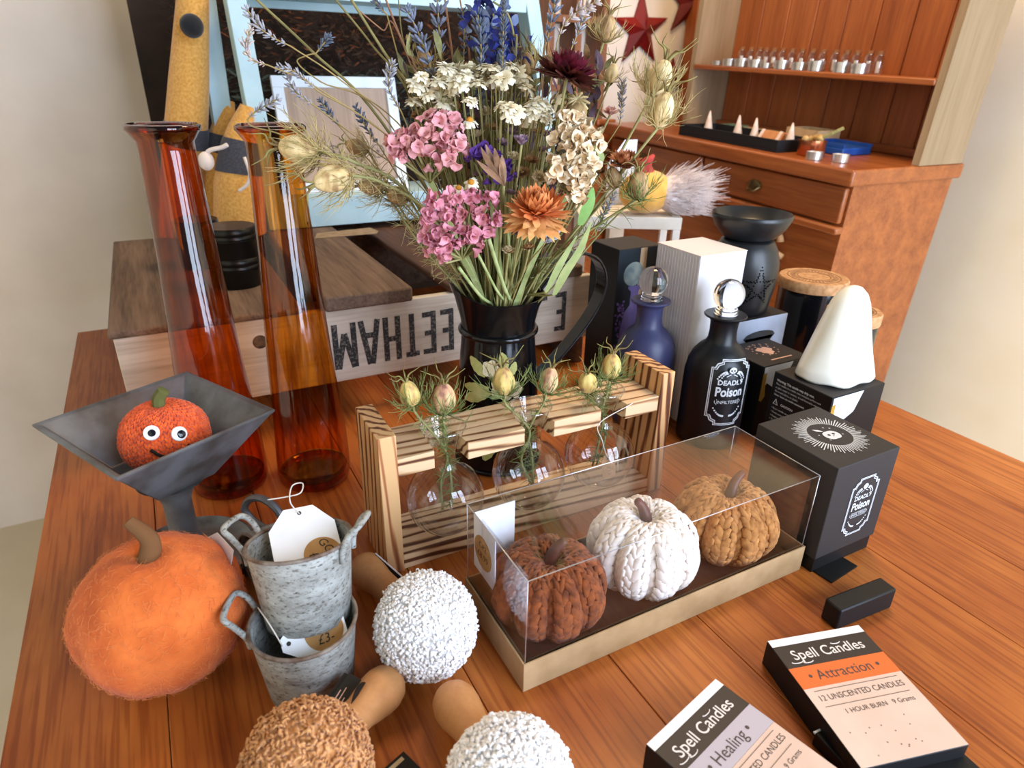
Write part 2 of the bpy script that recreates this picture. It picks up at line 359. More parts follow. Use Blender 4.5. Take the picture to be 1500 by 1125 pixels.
# ---------------------------------------------------------------- zinc square dish on a round foot
def limed_zinc():
    m, nt, out = newmat('pale_limewashed_zinc')
    p = N(nt, 'ShaderNodeBsdfPrincipled', Roughness=.7, Metallic=.1); nt.links.new(p.outputs[0], out.inputs[0])
    tc = N(nt, 'ShaderNodeTexCoord'); mp = N(nt, 'ShaderNodeMapping'); mp.inputs['Scale'].default_value = (1, 1, 2.2); nt.links.new(tc.outputs['Object'], mp.inputs[0])
    a = N(nt, 'ShaderNodeTexNoise', Scale=30, Detail=6, Roughness=.65); b = N(nt, 'ShaderNodeTexNoise', Scale=210, Detail=4, Roughness=.7)
    nt.links.new(mp.outputs[0], a.inputs['Vector']); nt.links.new(mp.outputs[0], b.inputs['Vector'])
    mx = N(nt, 'ShaderNodeMix'); mx.data_type = 'RGBA'; mx.blend_type = 'MULTIPLY'; mx.inputs[0].default_value = 1
    nt.links.new(ramp(nt, a.outputs['Fac'], [(.32, c('#74716a')), (.48, c('#979893')), (.66, c('#b0b3ae'))]), mx.inputs[6]); nt.links.new(ramp(nt, b.outputs['Fac'], [(.29, c('#4a423b')), (.38, c('#b5aea4')), (.47, (1, 1, 1, 1))]), mx.inputs[7])
    nt.links.new(mx.outputs[2], p.inputs['Base Color'])
    bp = N(nt, 'ShaderNodeBump', Strength=.5, Distance=.0015); nt.links.new(b.outputs['Fac'], bp.inputs['Height']); nt.links.new(bp.outputs[0], p.inputs['Normal']); return m
zinc = mat('aged_zinc', '#7c8084', '#55504c', .5, .55, scale=28, bump=.25, lo=.35, hi=.7)
zinc2 = limed_zinc()
rust = mat('rusty_rim', '#8d8378', '#5e4638', .7, .3, scale=80, bump=.4)
zr = thing('zinc_footed_dish', 'grey zinc square dish on a round foot holding an orange knitted pumpkin', 'dish', (-.036, .6695, 0), (0, 0, radians(117)))
def sqr(h, z): return [(h, h, z), (-h, h, z), (-h, -h, z), (h, -h, z)]
m = M(); 
loops = [sqr(.030, .118), sqr(.0755, .183), sqr(.0800, .1875), sqr(.0790, .190), sqr(.0735, .1875), sqr(.038, .134)]
for l in loops: m.v += l
for i in range(5):
    for j in range(4): m.f.append((4*i+j, 4*i+(j+1) % 4, 4*i+4+(j+1) % 4, 4*i+4+j))
m.f += [(3, 2, 1, 0), (20, 21, 22, 23)]
obj('square_bowl', m, zinc, zr, local=True, bevel=.003)
obj('foot', M().lathe([(0, .004), (.060, .004), (.064, .0), (.069, .004), (.070, .018), (.066, .021), (.062, .016), (.05, .013), (.02, .025), (.014, .05), (.014, .09), (.022, .112), (.034, .1175), (0, .1176)], 48), zinc, zr, local=True, smooth=50)
obj('ring_handle', M().tube([(.086*cos(a0)+.0, .086*sin(a0)*1, .018) if False else (-.02+.028*cos(t), -.076-.012*abs(sin(t/2)), .030+.022*sin(t)) for t in [i*2*pi/20 for i in range(20)]], .0045, 8, closed=True), zinc, zr, local=True)

knit_o = mat('orange_knit_yarn', '#f0641c', '#c9430c', .9, scale=150, sheen=.3, bump=.6)
def knit_ball(m, ctr, rx, rz, cols, rows, lobes=0, depth=0, size=1.0, mx=None, v_st=True, dimple=.25):
    "ball covered in plaited stitches; returns nothing, adds to m"
    def surf(u, t):
        rr = 1-depth*(.5-.5*cos(lobes*u))**.7*abs(sin(t))**.6 if False else 1-depth*abs(cos(lobes*u/2))**6 if lobes else 1
        z = cos(t); s = sin(t)
        z = z-dimple*math.exp(-(s/.32)**2)*(1 if z > 0 else -.7)
        return V((rx*rr*s*cos(u), rx*rr*s*sin(u), rz*z))
    for i in range(cols):
        for j in range(rows):
            t = pi*(j+.5+(.5 if i % 2 else 0))/(rows+.5)
            if t > pi-.12: continue
            for sg in ((-1, 1) if v_st else (0,)):
                u = 2*pi*(i+.5+sg*.22)/cols
                p = surf(u, t); q = surf(u+.005, t); k = surf(u, t+.01)
                e1 = (q-p).normalized(); e2 = (k-p).normalized(); nn = e2.cross(e1)*-1
                if nn.dot(p) < 0: nn = -nn
                lw = 2*pi*rx*max(sin(t), .16)/cols*(.30 if v_st else .55)*size
                ll = pi*(rx+rz)/2/rows*.72*size
                d = (e2+e1*(-.45*sg)).normalized(); x = nn.cross(d).normalized()
                mt = Matrix((x, d, nn)).transposed().to_4x4(); mt.translation = p+rv(rx*.004)
                m.ball((0, 0, 0), (lw*R.uniform(.9, 1.2), ll*R.uniform(.9, 1.15), rx*.045*size), 6, 4, (mx @ mt) if mx else mt)
    m.ball((0, 0, 0), 1, 40, 24, mx, fn=lambda p: tuple(surf(atan2(p[1], p[0]), math.acos(max(-1, min(1, p[2]))))*.985))
kp = thing('knitted_pumpkin', 'small orange knitted pumpkin with a googly eye and black smile in the zinc dish', 'soft toy', (-.032, .660, .1342))
m = M(); knit_ball(m, 0, .041, .036, 40, 22, 8, .04, 1, TRS((-.032, .660, .171)), True, .1)
obj('knitted_body', m, knit_o, kp, smooth=180)
kc = V((-.032, .660, .171)); fd = V((.03, -.80, .52)).normalized()
for nm, off in (('eye', -.2), ('eye', .62)):
    d = (fd+CAMR*off*-1*.0+CAMR*(off*.8-.1)).normalized(); q = kc+V((d.x*.042, d.y*.042, d.z*.038))
    e = obj(nm, M().lathe([(0, .0035), (.004, .0032), (.0068, .002), (.0072, 0), (0, 0)], 24, align(d, q)), mat('white_eye_plastic', '#f4f4f2', rough=.2), kp)
    obj('pupil', M().lathe([(0, .0052), (.003, .0046), (.0042, .0028), (0, .0028)], 20, align(d, q+V((.001, 0, -.0008)))), mat('black_pupil', '#10131c', rough=.1), e)
sm = []
for i in range(13):
    a = -1+2*i/12; d = (fd+CAMR*(.17+a*.45)+V((0, 0, -1))*(.62-.26*a*a)).normalized()
    sm.append(kc+V((d.x*.0445, d.y*.0445, d.z*.0405)))
obj('smile', M().tube(sm, .0016, 6), mat('black_felt', '#17120f', rough=1), kp)
obj('stalk', M().tube(bez([kc+V((0, 0, .03)), kc+V((.002, 0, .042)), kc+V((.008, -.002, .05))]), [.006]*24+[.004], 8), mat('green_stalk', '#5a5b2c', rough=.9), kp)

# ---------------------------------------------------------------- zinc mini buckets
def strap_handle(p0, p1, out, drop, r=.0028):
    p0, p1, out = V(p0), V(p1), V(out); 
    return bez([p0-V((0, 0, drop)), p0+out*.004, p0.lerp(p1, .12)+out, p0.lerp(p1, .88)+out, p1+out*.004, p1-V((0, 0, drop))], 6)
def bucket(mx, label, h=.072, r0=.0375, r1=.0445, hang=(0, pi)):
    loc = mx.translation.copy()
    o = thing('zinc_bucket', label, 'bucket', loc)
    obj('body', M().lathe([(0, 0), (r0-.002, 0), (r0, .0015), (r1, h), (r1-.0014, h), (r0-.0016, .003), (0, .003)], 56, mx), zinc2, o, smooth=50)
    pts = [mx @ V((r1*cos(a), r1*sin(a), h)) for a in [2*pi*i/56 for i in range(56)]]
    obj('rolled_rim', M().tube(pts, .0018, 8, closed=True), rust, o, smooth=180)
    for a in hang:
        def q(da, rr, z): return mx @ V((rr*cos(a+da), rr*sin(a+da), z))
        s = .34
        pts = bez([q(-s, r1, h-.016), q(-s, r1+.002, h-.004), q(-s*.95, r1+.010, h+.010), q(-s*.65, r1+.017, h+.017), q(s*.65, r1+.017, h+.017), q(s*.95, r1+.010, h+.010), q(s, r1+.002, h-.004), q(s, r1, h-.016)], 5)
        obj('handle', M().tube(pts, .0027, 8), zinc2, o, smooth=180)
    return o
tagpaper = mat('white_tag_card', '#eef1f5', rough=.7); kraft = mat('kraft_sticker', '#b98f5a', '#a97e4a', .8, scale=60); pen = mat('black_biro_ink', '#2a2622', rough=.7)
cord_m = mat('white_cord', '#d8cfc4', rough=.9)
def price_tag(name, label, mx, w, h, sticker, lines, cat='price tag', cord=None, sz=.011):
    o = thing(name, label, cat, mx.translation)
    k = h*.3
    poly = [(-w/2, -h/2), (w/2, -h/2), (w/2, h/2-k), (w/2-k*.8, h/2), (-w/2+k*.8, h/2), (-w/2, h/2-k)]
    obj('card', M().prism(poly, 0, .0006, mx), tagpaper, o)
    obj('punch_hole', M().lathe([(0, .0008), (.0019, .0008), (.0019, .0006)], 14, mx @ Matrix.Translation((0, h/2-.006, 0))), pen, o)
    if sticker:
        sx, sy, sr, rot = sticker
        mm = mx @ Matrix.Translation((sx, sy, 0))
        poly = [(sr*cos(t), sr*sin(t)) for t in [2*pi*i/40 for i in range(40)]]
        poly = [(max(-w/2-sx, min(w/2-sx, x)), max(-h/2-sy, min(h/2-sy, y))) for x, y in poly]
        s = obj('round_sticker', M().prism(poly, .0006, .0009, mm), kraft, o)
        t = M()
        for i, l in enumerate(lines): t.text(l, sz, mm @ Matrix.Translation((0, 0, .0011)) @ Matrix.Rotation(rot, 4, 'Z') @ Matrix.Translation((0, sz*.62-i*sz*1.25, 0)), .0, shear=.12, sx=.95)
        obj('handwritten_price', t, pen, s, smooth=0)
    if cord: obj('cord', M().tube(bez(cord, 8), .0006, 5), cord_m, o, smooth=180)
    return o
B1 = Matrix.Translation((.0475, .4565, 0)) @ Matrix.Rotation(radians(0), 4, 'Z')
bucket(B1, 'lower pale zinc mini bucket standing on the table under another bucket', .074, .037, .0445, (2.7,))
B2 = Matrix.Translation((.0555, .474, .0585)) @ Matrix.Rotation(radians(-14), 4, 'X') @ Matrix.Rotation(radians(2), 4, 'Y')
bucket(B2, 'upper pale zinc mini bucket tilted in the mouth of a lower bucket', .074, .037, .0445, (2.55, -.55))
B3 = Matrix.Translation((.030, .597, .036)) @ Matrix.Rotation(radians(200), 4, 'Z') @ Matrix.Rotation(radians(90), 4, 'Y')
bucket(B3 @ Matrix.Translation((0, 0, -.045)), 'small rusty zinc mini bucket lying on its side behind the stacked buckets', .05, .030, .035, (2.4,))
# tags in buckets
mxt = basis((0.0608,0.5006,0.128), (0.0873,0.4808,0.128), (0, 0, 1)) if False else basis((0.0643,0.5009,0.122), V((0.0982,0.484,0.118))-V((0.0452,0.4847,0.122)), V((0.058,0.5243,0.14))-V((0.0641,0.4805,0.118)))
price_tag('price_tag', 'white card price tag with kraft sticker inside the upper bucket', mxt, .058, .066, (.012, -.018, .0165, -1.1), ['GG10', '\u00a33-'], cord=[mxt @ V((0, .026, .001)), (0.0582,0.5158,0.155), (0.0634,0.5292,0.162), (0.0726,0.5295,0.162), (0.0681,0.5181,0.16), (0.0555,0.5221,0.157), (0.041,0.5279,0.155)])
mxt = basis((0.0589,0.4439,0.066), V((0.0906,0.4498,0.07))-V((0.029,0.4507,0.066)), V((0.0561,0.4527,0.075))-V((0.0591,0.4303,0.055)))
mxt = mxt @ Matrix.Rotation(pi/2, 4, 'Z') @ Matrix.Translation((0, .006, 0))
price_tag('price_tag', 'white card price tag with kraft sticker inside the lower bucket', mxt, .036, .054, (.0, -.0085, .0165, -pi/2), ['GG10', '\u00a33-'], cord=[mxt @ V((0, .026, .001)), (0.0207,0.4565,0.08), (0.0151,0.4778,0.083)])

# ---------------------------------------------------------------- orange felt ball pumpkin
felt = mat('orange_needle_felt', '#d9702f', '#c25a20', .95, scale=35, sheen=.08, bump=.5, bscale=180)
fc = V((-0.0595,0.5286,0.068)); fr = .0715
o = thing('felt_pumpkin', 'large fuzzy orange felted wool pumpkin at the left end of the table', 'pumpkin', (fc.x, fc.y, 0))
def ff(p):
    u = atan2(p[1], p[0]); k = 1-.05*abs(cos(3.5*u))**5*sqrt(max(0, 1-p[2]**2)); n = 1+.02*noise.noise(V(p)*4)
    return (p[0]*k*n, p[1]*k*n, p[2]*.93*n-.12*math.exp(-(p[0]**2+p[1]**2)/.05)*(1 if p[2] > 0 else 0))
m = M().ball(fc, fr, 64, 40, fn=ff)
b = obj('felt_body', m, felt, o, smooth=180)
m = M()
for i in range(2600):
    d = rv().normalized(); p = fc+V(ff(d))*fr; t = (d.cross(rv())).normalized()
    l = R.uniform(.003, .009); 
    m.tube([p, p+t*l*.5+d*R.uniform(.0003, .002), p+t*l+d*R.uniform(-.001, .0025)], .00013, 3, cap=False)
f = obj('loose_fibres', m, mat('orange_wool_fibre', '#e08a4c', rough=1, sheen=.1), o, smooth=180); f['kind'] = 'stuff'
obj('stalk', M().tube(bez([fc+V((0, 0, .055)), fc+V((.004, .004, .074)), fc+V((-.008, .012, .092))]), [.010-.0002*i for i in range(25)], 10), mat('brown_felt_stalk', '#6d4a2a', rough=1), o)
mxt = basis((-0.0051,0.5493,0.1), V((0.0045,0.5173,0.1))-V((-0.015,0.5811,0.1)), (.3, .2, 1))
price_tag('price_tag', 'white card tag edge on beside the orange felt pumpkin', mxt @ Matrix.Rotation(pi/2, 4, 'Z'), .026, .05, None, [], cord=None)

# ---------------------------------------------------------------- boucle mushrooms lying on the table
beech = wood('turned_beech', '#cd9560', '#b37a46', 1, 'z', .55, 40, (.25, .7))
def boucle(m, ctr, r, n, mx, sz, bump=False):
    for i in range(n):
        z = 1-2*(i+.5)/n; a = i*2.399963; s = sqrt(1-z*z)
        d = V((s*cos(a), s*sin(a), z))+rv(.02)
        p = V((d.x*r[0], d.y*r[1], d.z*r[2])); k = sz*R.uniform(.75, 1.3)
        if bump:
            m.ball(mx @ (p-d*k*.25), k*R.uniform(.75, 1.1), 6, 4); continue
        t = d.cross(rv()).normalized(); b = d.cross(t)
        h = R.uniform(.4, 1.0)*k
        pts = [p-t*k*.9, p-t*k*.5+d*h+b*k*.5*R.choice((-1, 1)), p+t*k*.5+d*h*1.2, p+t*k*.9]
        m.tube([mx @ q for q in pts], [k*.42, k*.5, k*.5, k*.4], 4)
    m.ball((0, 0, 0), (r[0]*.99, r[1]*.99, r[2]*.99), 32, 20, mx)
white_b = mat('white_boucle', '#fbfafa', '#f3f1f0', .95, scale=200, sheen=.1); tan_b = mat('caramel_boucle', '#d9a066', '#b97c42', .95, scale=120, sheen=.3)
blackcard = mat('black_card', '#121213', rough=.6, spec=.3); whitetxt = mat('white_print', '#e6e4e0', rough=.7); blush = mat('blush_gold_print', '#d5ab94', rough=.6)
def mushroom(ctr, tip, label, bm, r=(.045, .045, .043), n=2300):
    ctr, tip = V(ctr), V(tip); d = (tip-ctr).normalized(); L = (tip-ctr).length
    o = thing('boucle_mushroom', label, 'ornament', (ctr.x, ctr.y, 0)); mx = align(d, ctr)
    m = M(); boucle(m, 0, r, n, mx, .0017, True) if bm is white_b else None; boucle(m, 0, r, n//3 if bm is white_b else n, mx, .0015 if bm is white_b else .0018); obj('boucle_cap', m, bm, o, smooth=180)
    pr = [(0, L), (.008, L-.0008), (.0135, L-.004), (.0175, L-.010), (.0193, L-.018), (.0190, L-.027), (.017, L-.038), (.0145, L-.05), (.013, .03), (.013, .02), (0, .02)]
    obj('wooden_stem', M().lathe(pr[::-1], 36, mx), beech, o, smooth=180)
    return o, mx, L
o, mx, L = mushroom((0.148,0.4278,0.0465), (0.126,0.569,0.0185), 'white boucle mushroom with wooden stem lying left of the plastic pumpkin box', white_b, (.045, .0475, .0445), 3600)
# swing ticket on its stem
tk = basis((0.1428,0.5286,0.032), V((0.1518,0.5038,0.03))-V((0.1353,0.5535,0.034)), V((0.1356,0.5308,0.024))-V((0.1432,0.5289,0.037)))
k = thing('swing_ticket', 'black swing ticket on the stem of the white boucle mushroom beside the pumpkin box', 'ticket', tk.translation)
obj('card', M().prism([(-.024, -.007), (.024, -.007), (.024, .007), (-.020, .007)], 0, .0006, tk), blackcard, k)
obj('card_edge', M().prism([(-.024, -.0085), (.024, -.0085), (.024, -.0072), (-.024, -.0072)], 0, .0006, tk), tagpaper, k)
t = M(); [t.box(-.018+.0, -.018+w_, y, y+.0007, .0006, .0008, tk) for y, w_ in ((.003, .012), (.001, .018), (-.001, .016))]
obj('small_print', t, blush, k)
o, mx, L = mushroom((0.0228,0.3417,0.045), (0.1103,0.4096,0.0192), 'caramel boucle mushroom with wooden stem lying at the front edge of the photo', tan_b, (.0445, .0445, .0435), 2600)
tk = basis((0.0582,0.3914,0.036), V((0.0773,0.4119,0.04))-V((0.0399,0.3766,0.036)), V((0.0463,0.403,0.038))-V((0.0646,0.39,0.03)))
k = thing('swing_ticket', 'folded black swing ticket tied round the stem of the caramel boucle mushroom', 'ticket', tk.translation)
obj('card', M().prism([(-.022, -.012), (.024, -.006), (.024, .010), (-.022, .012)], 0, .0007, tk).prism([(-.022, -.012), (.024, -.006), (.024, .006), (-.022, .009)], .003, .0037, tk), blackcard, k)
t = M(); [t.box(-.016, -.016+w_, y, y+.0007, .0037, .0039, tk) for y, w_ in ((.004, .024), (.001, .028), (-.002, .02))]
obj('small_print', t, blush, k)
sd = V((0.0701,0.3854,0.036))
obj('round_label', M().lathe([(0, .0004), (.014, .0004), (.014, 0)], 30, basis((0.0735,0.3851,0.0375), (.55, .55, -.2), CAMU)), blackcard, k)
t = M().text('nd', .010, basis(V((0.0735,0.3851,0.0375))+TOCAM*.0008, V((.8, .55, -.15)), CAMU), .0002); obj('label_lettering', t, blush, k, smooth=0)
mushroom((0.1469,0.2632,0.045), (0.1454,0.3741,0.0192), 'second white boucle mushroom with wooden stem, at the bottom edge beside the caramel one', white_b, (.0445, .0445, .044), 3600)
# black leaflet peeking in at the front
m = M().box(-.03, .03, -.04, .04, 0, .0012, TRS((0.0826,0.3035,0.001), z=.35))
lf = obj('black_leaflet', m, blackcard, loc=(0.0826,0.3035,0.001)); tag(lf, 'black leaflet lying between the caramel and white mushrooms at the front', 'leaflet')
obj('printed_strip', M().box(-.026, .026, .034, .0375, .0012, .0014, TRS((0.0826,0.3035,0.001), z=.35)), mat('gold_print', '#b9a884', rough=.5), lf)

# ---------------------------------------------------------------- burnt wood stand with three bulb vases
bw_x = burnt('scorched_pine_rail', 'x', 44, base='#e0bd93', mid='#b98a5c', across='diag'); bw_z = burnt('scorched_pine_post', 'z', 44, base='#d6a873', mid='#a8683a', across='diag')
bw_front = burnt('scorched_pine_end_grain', 'x', 120, base='#e3bd88', mid='#d0a06a', dark='#9c6435', across='z')
st = thing('wooden_vase_stand', 'burnt grain wooden stand holding three round bulb vases', 'stand', (.3425, .5965, 0))
for x in (.152, .5135): obj('end_post', M().box(x, x+.0195, .557, .636, 0, .173), bw_z, st, bevel=.001)
obj('base_board', M().box(.172, .513, .560, .633, .0, .020), bw_x, st, bevel=.001)
sl = ((.232, .0195), (.341, .0195), (.4445, .0185))
poly = [(.172, .629), (.172, .5595)]
for cx, hw in sl:
    poly += [(cx-hw, .5595), (cx-hw*.92, .578)]+[(cx+hw*.92*cos(a), .583+hw*.92*sin(a)) for a in [pi-pi*i/10 for i in range(11)]]+[(cx+hw*.92, .578), (cx+hw, .5595)]
poly += [(.513, .5595), (.513, .629)]
obj('slotted_rail', M().prism(poly[::-1], .1215, .1425), bw_x, st, bevel=.0006, smooth=30)
clear = thin('clear_bulb_glass', (.97, .98, .98, 1), 1, .02, f0=.06, edge=(.78, .82, .82, 1), fr=1.1)
tint_edge = clear
for (cx, hw), word in zip(sl, ('left', 'middle', 'right')):
    o = thing('bulb_vase', 'round clear glass bulb vase in the %s slot of the wooden stand' % word, 'vase', (cx, .582, .0206))
    zc = .0655; r = .0445
    pr = [(r*sin(t), zc-r*cos(t)) for t in [pi*i/22 for i in range(0, 20)]]+[(.0135, .112), (.0130, .120), (.0142, .130), (.0185, .142), (.0225, .151), (.0245, .157)]
    pr[0] = (0.0005, zc-r)
    obj('glass_bulb', M().lathe(pr, 48, TRS((cx, .582, 0))), clear, o, smooth=180)
    obj('rim', M().tube([(cx+.0246*cos(a), .582+.0246*sin(a), .157) for a in [2*pi*i/40 for i in range(40)]], .0010, 6, closed=True), thin('clear_glass_rim', (.9, .92, .92, 1), 1, .02, f0=.15), o, smooth=180)
mxt = basis((0.4376,0.552,0.0668), V((0.455,0.553,0.0471))-V((0.4277,0.552,0.0507)), CAMU)
price_tag('string_tag', 'small kraft string tag hanging from the right bulb vase over the plastic box', mxt, .021, .030, None, [], cord=[(.4705, .5575, .1425), (0.4194,0.553,0.1293), (0.4248,0.552,0.1051), mxt @ V((0, .009, .001)), (0.4477,0.552,0.0895), (0.4537,0.552,0.0533)])
kraft2 = mat('kraft_card', '#b58d68', '#a67f5b', .85, scale=50)
for o in list(bpy.data.objects):
    if o.name.startswith('card') and o.parent and o.parent.name.startswith('string_tag'): o.data.materials[0] = kraft2; t = M().text('\u00a312.50', .0075, mxt @ Matrix.Translation((0, -.003, .0009)) @ Matrix.Rotation(pi/2, 4, 'Z'), 0, shear=.1); obj('handwritten_price', t, mat('grey_pencil', '#6b5a50', rough=.9), o.parent, smooth=0)

# ---------------------------------------------------------------- love in a mist (nigella)
def podmat(name, a, b, d):
    m, nt, out = newmat(name)
    p = N(nt, 'ShaderNodeBsdfPrincipled', Roughness=.6); nt.links.new(p.outputs[0], out.inputs[0]); p.inputs['Sheen Weight'].default_value = .15
    tc = N(nt, 'ShaderNodeTexCoord'); mp = N(nt, 'ShaderNodeMapping'); mp.inputs['Scale'].default_value = (60, 60, 22); nt.links.new(tc.outputs['Object'], mp.inputs[0])
    n = N(nt, 'ShaderNodeTexNoise', Scale=1.6, Detail=3); nt.links.new(mp.outputs[0], n.inputs['Vector'])
    nt.links.new(ramp(nt, n.outputs['Fac'], [(.32, c(d)), (.45, c(b)), (.62, c(a))]), p.inputs['Base Color']); return m
pod_y = podmat('nigella_pod_yellow', '#e0c777', '#c9a85c', '#9a6a45'); pod_p = podmat('nigella_pod_pink', '#d9bd84', '#c9956f', '#8d5a4c'); pod_c = podmat('nigella_pod_cream', '#efd9a6', '#d9bb7f', '#a57f55'); pod_b = podmat('nigella_pod_brown', '#c3a06c', '#9c774a', '#6d4f34')
thr_g = mat('green_bract_thread', '#8c9457', '#5f7038', .8, scale=60); thr_s = mat('straw_bract_thread', '#c9b27a', '#8f8350', .8, scale=60); stem_g = mat('dry_green_stem', '#82824e', '#9c945f', .7, scale=40); stem_s = mat('straw_stem', '#a88f58', '#8a7a4a', .7, scale=40)
horn_m = mat('pod_horn', '#8d8a4d', '#7a5f3a', .7, scale=80)
def curl(m, p, d, L, r, lift, n=6, branch=2):
    pts = [p]; q = V(p); d = V(d).normalized(); w_ = rv(.12)
    for i in range(n):
        d = (d+lift*.22+w_*.6+rv(.07)).normalized(); q = q+d*L/n; pts.append(q)
    m.tube(pts, [r*(1-.75*i/n) for i in range(n+1)], 3, cap=False)
    if branch:
        for k in range(branch):
            i = R.randint(1, n-2); curl(m, pts[i], (pts[i+1]-pts[i]).normalized()+rv(.55), L*R.uniform(.3, .5), r*.75, lift, 4, branch-1 if L > .02 else 0)
def nigella(base, axis, size, pm, tm, label, stem=None, stem_m=None, n_thr=34, spread=1., horn=1., group=None, cat='dried flower', hl=.5):
    base = V(base); ax = V(axis).normalized(); mx = align(ax, base, R.uniform(0, 6))
    o = thing('nigella_seed_head', label, cat, base, group=group)
    def fn(p):
        u = atan2(p[1], p[0]); k = 1-.10*abs(cos(2.5*u))**4
        tz = p[2]; k *= 1-.16*tz
        return (p[0]*k, p[1]*k, tz)
    m = M().ball((0, 0, 1.25*size), (size*.86, size*.86, size*1.18), 30, 18, fn=fn)
    mm = M().add([mx @ V(p) for p in m.v], m.f)
    pod = obj('pod', mm, pm, o, smooth=180)
    h = M(); top = base+ax*size*2.35
    for i in range(5):
        d = (mx.to_3x3() @ V((cos(i*1.2566), sin(i*1.2566), .75))).normalized()
        h.tube(bez([top-ax*size*.1+d*size*.1, top+d*size*.5*horn+ax*size*.25*horn, top+d*size*1.2*horn+rv(size*.1), top+d*size*1.9*horn+ax*size*R.uniform(-.2, .5)+rv(size*.15)], 4), [size*.1*(1-.065*k) for k in range(13)], 4)
    obj('horns', h, horn_m, o, smooth=180)
    b = M()
    for i in range(n_thr):
        a = R.uniform(0, 2*pi); d = mx.to_3x3() @ V((cos(a), sin(a), R.uniform(-.25, .35)))
        curl(b, base+ax*size*R.uniform(-.1, .25), d, size*R.uniform(1.8, 3.3)*spread, size*.048, ax*R.uniform(.5, 1.7), 7, 2)
    br = obj('bract_threads', b, tm, o, smooth=180); br['kind'] = 'stuff'
    if stem:
        obj('stem', M().tube(bez(stem, 8), size*.11, 6), stem_m or stem_g, o, smooth=180)
    return o
def feathery(m, pts, r=.0004, L=.012, n=26):
    for i in range(n):
        k = R.randint(1, len(pts)-2); d = (pts[k+1]-pts[k]).normalized()
        curl(m, pts[k], -d*.4+rv(.8), L*R.uniform(.5, 1.1), r, rv(.3), 4, 1)
VP = [((604,592), (0.2012,0.585,0.1872), (-.25, 0, 1), .0125, pod_y, 0, 'left of the two nigella pods in the left bulb vase'),
      (0, (0.2305,0.575,0.1746), (.03, 0, 1), .0150, pod_p, 0, 'larger amber nigella pod, right of two in the left bulb vase'),
      (0, (0.3091,0.585,0.176), (-.1, 0, 1), .0148, pod_y, 1, 'left nigella pod in the middle bulb vase, pale with a pink top'),
      (0, (0.36,0.58,0.1699), (.2, 0, 1), .0132, pod_p, 1, 'purplish right nigella pod in the middle bulb vase'),
      (0, (0.4196,0.58,0.1599), (-.30, -.25, .8), .0132, pod_y, 2, 'left nigella pod in the right bulb vase, tilted towards the camera'),
      (0, (0.4536,0.585,0.1663), (.05, .0, 1), .0142, pod_y, 2, 'right nigella pod in the right bulb vase beside the end post')]
for _, b, ax, s, pm, vi, lb in VP:
    cx = sl[vi][0]; b = V(b)
    stm = [b, b-V(ax).normalized()*.012, V((cx+R.uniform(-.005, .005), .582+R.uniform(-.004, .004), .125)), V((cx+R.uniform(-.012, .012), .585, .085)), V((cx+R.uniform(-.008, .008), .583, .048))]
    o = nigella(b, ax, s, pm, thr_g, lb, stm, stem_g, 42, 1.05)
    m = M(); feathery(m, bez(stm, 6)[4:], .0006, .017, 110); f = obj('feathery_leaf', m, thr_g, o, smooth=180); f['kind'] = 'stuff'

# ---------------------------------------------------------------- acetate box of three chenille pumpkins
tray_m = mat('kraft_tray_card', '#b3936a', '#a3835b', .8, scale=40, bump=.1)
dark_ins = mat('tray_base_card', '#5c4331', rough=.8)
X0, X1, Y0, Y1 = .2135, .568, .3597, .4815
bx = thing('pumpkin_gift_box', 'clear plastic gift box on a kraft tray with three chenille pumpkins inside', 'box', (.39, .42, 0))
m = M()
for a in ((X0-.002, X1+.002, Y0-.002, Y0), (X0-.002, X1+.002, Y1, Y1+.002), (X0-.002, X0, Y0, Y1), (X1, X1+.002, Y0, Y1)): m.box(*a, 0, .033)
obj('kraft_tray', m, tray_m, bx, bevel=.0005)
obj('tray_floor', M().box(X0, X1, Y0, Y1, 0, .003), dark_ins, bx)
acet = thin('clear_acetate', (.95, .95, .97, 1), 1, .06, f0=.055)
x0, x1, y0, y1, zt = X0+.0006, X1-.0006, Y0+.0006, Y1-.0006, .125
pts = [(x0, y0), (x1, y0), (x1, y1), (x0, y1)]
m = M(); m.v = [(x, y, .004) for x, y in pts]+[(x, y, zt) for x, y in pts]; m.f = [(0, 1, 5, 4), (1, 2, 6, 5), (2, 3, 7, 6), (3, 0, 4, 7), (4, 5, 6, 7)]
obj('acetate_cover', m, acet, bx, smooth=0)
ed = M()
for i in range(4):
    a, b = pts[i], pts[(i+1) % 4]
    ed.tube([(a[0], a[1], zt), (b[0], b[1], zt)], .00055, 5); ed.tube([(a[0], a[1], .03), (a[0], a[1], zt)], .0005, 5)
obj('folded_edges', ed, thin('acetate_fold', (.85, .86, .95, 1), 1, .35, f0=.45), bx, smooth=180)
m = M(); m.v = [(x0+.004, y0+.001, .03), (x0+.004, y0+.036, .03), (x0+.001, y0+.036, .1235), (x0+.001, y0+.001, .1235)]; m.f = [(0, 1, 2, 3)]
m2 = M().box(x0+.006, x0+.0065, y0+.01, y1-.02, .006, .120); obj('tuck_flap', m2, acet, bx)
card = price_tag('product_card', 'white card with round kraft price sticker behind the left end of the plastic box', basis((0.2205,0.452,0.0861), V((.55, -.1, 0)) if False else V((.045, .05, 0)), (0, 0, 1)), .0001, .0001, None, []) if False else None
wc = thing('price_card', 'folded white card with round kraft price sticker inside the left end of the plastic box', 'price tag', (.2225, .45, .004))
obj('card', M().box(.2205, .2215, .433, .4795, .05, .114).box(.2215, .266, .4785, .4795, .055, .114), tagpaper, wc)
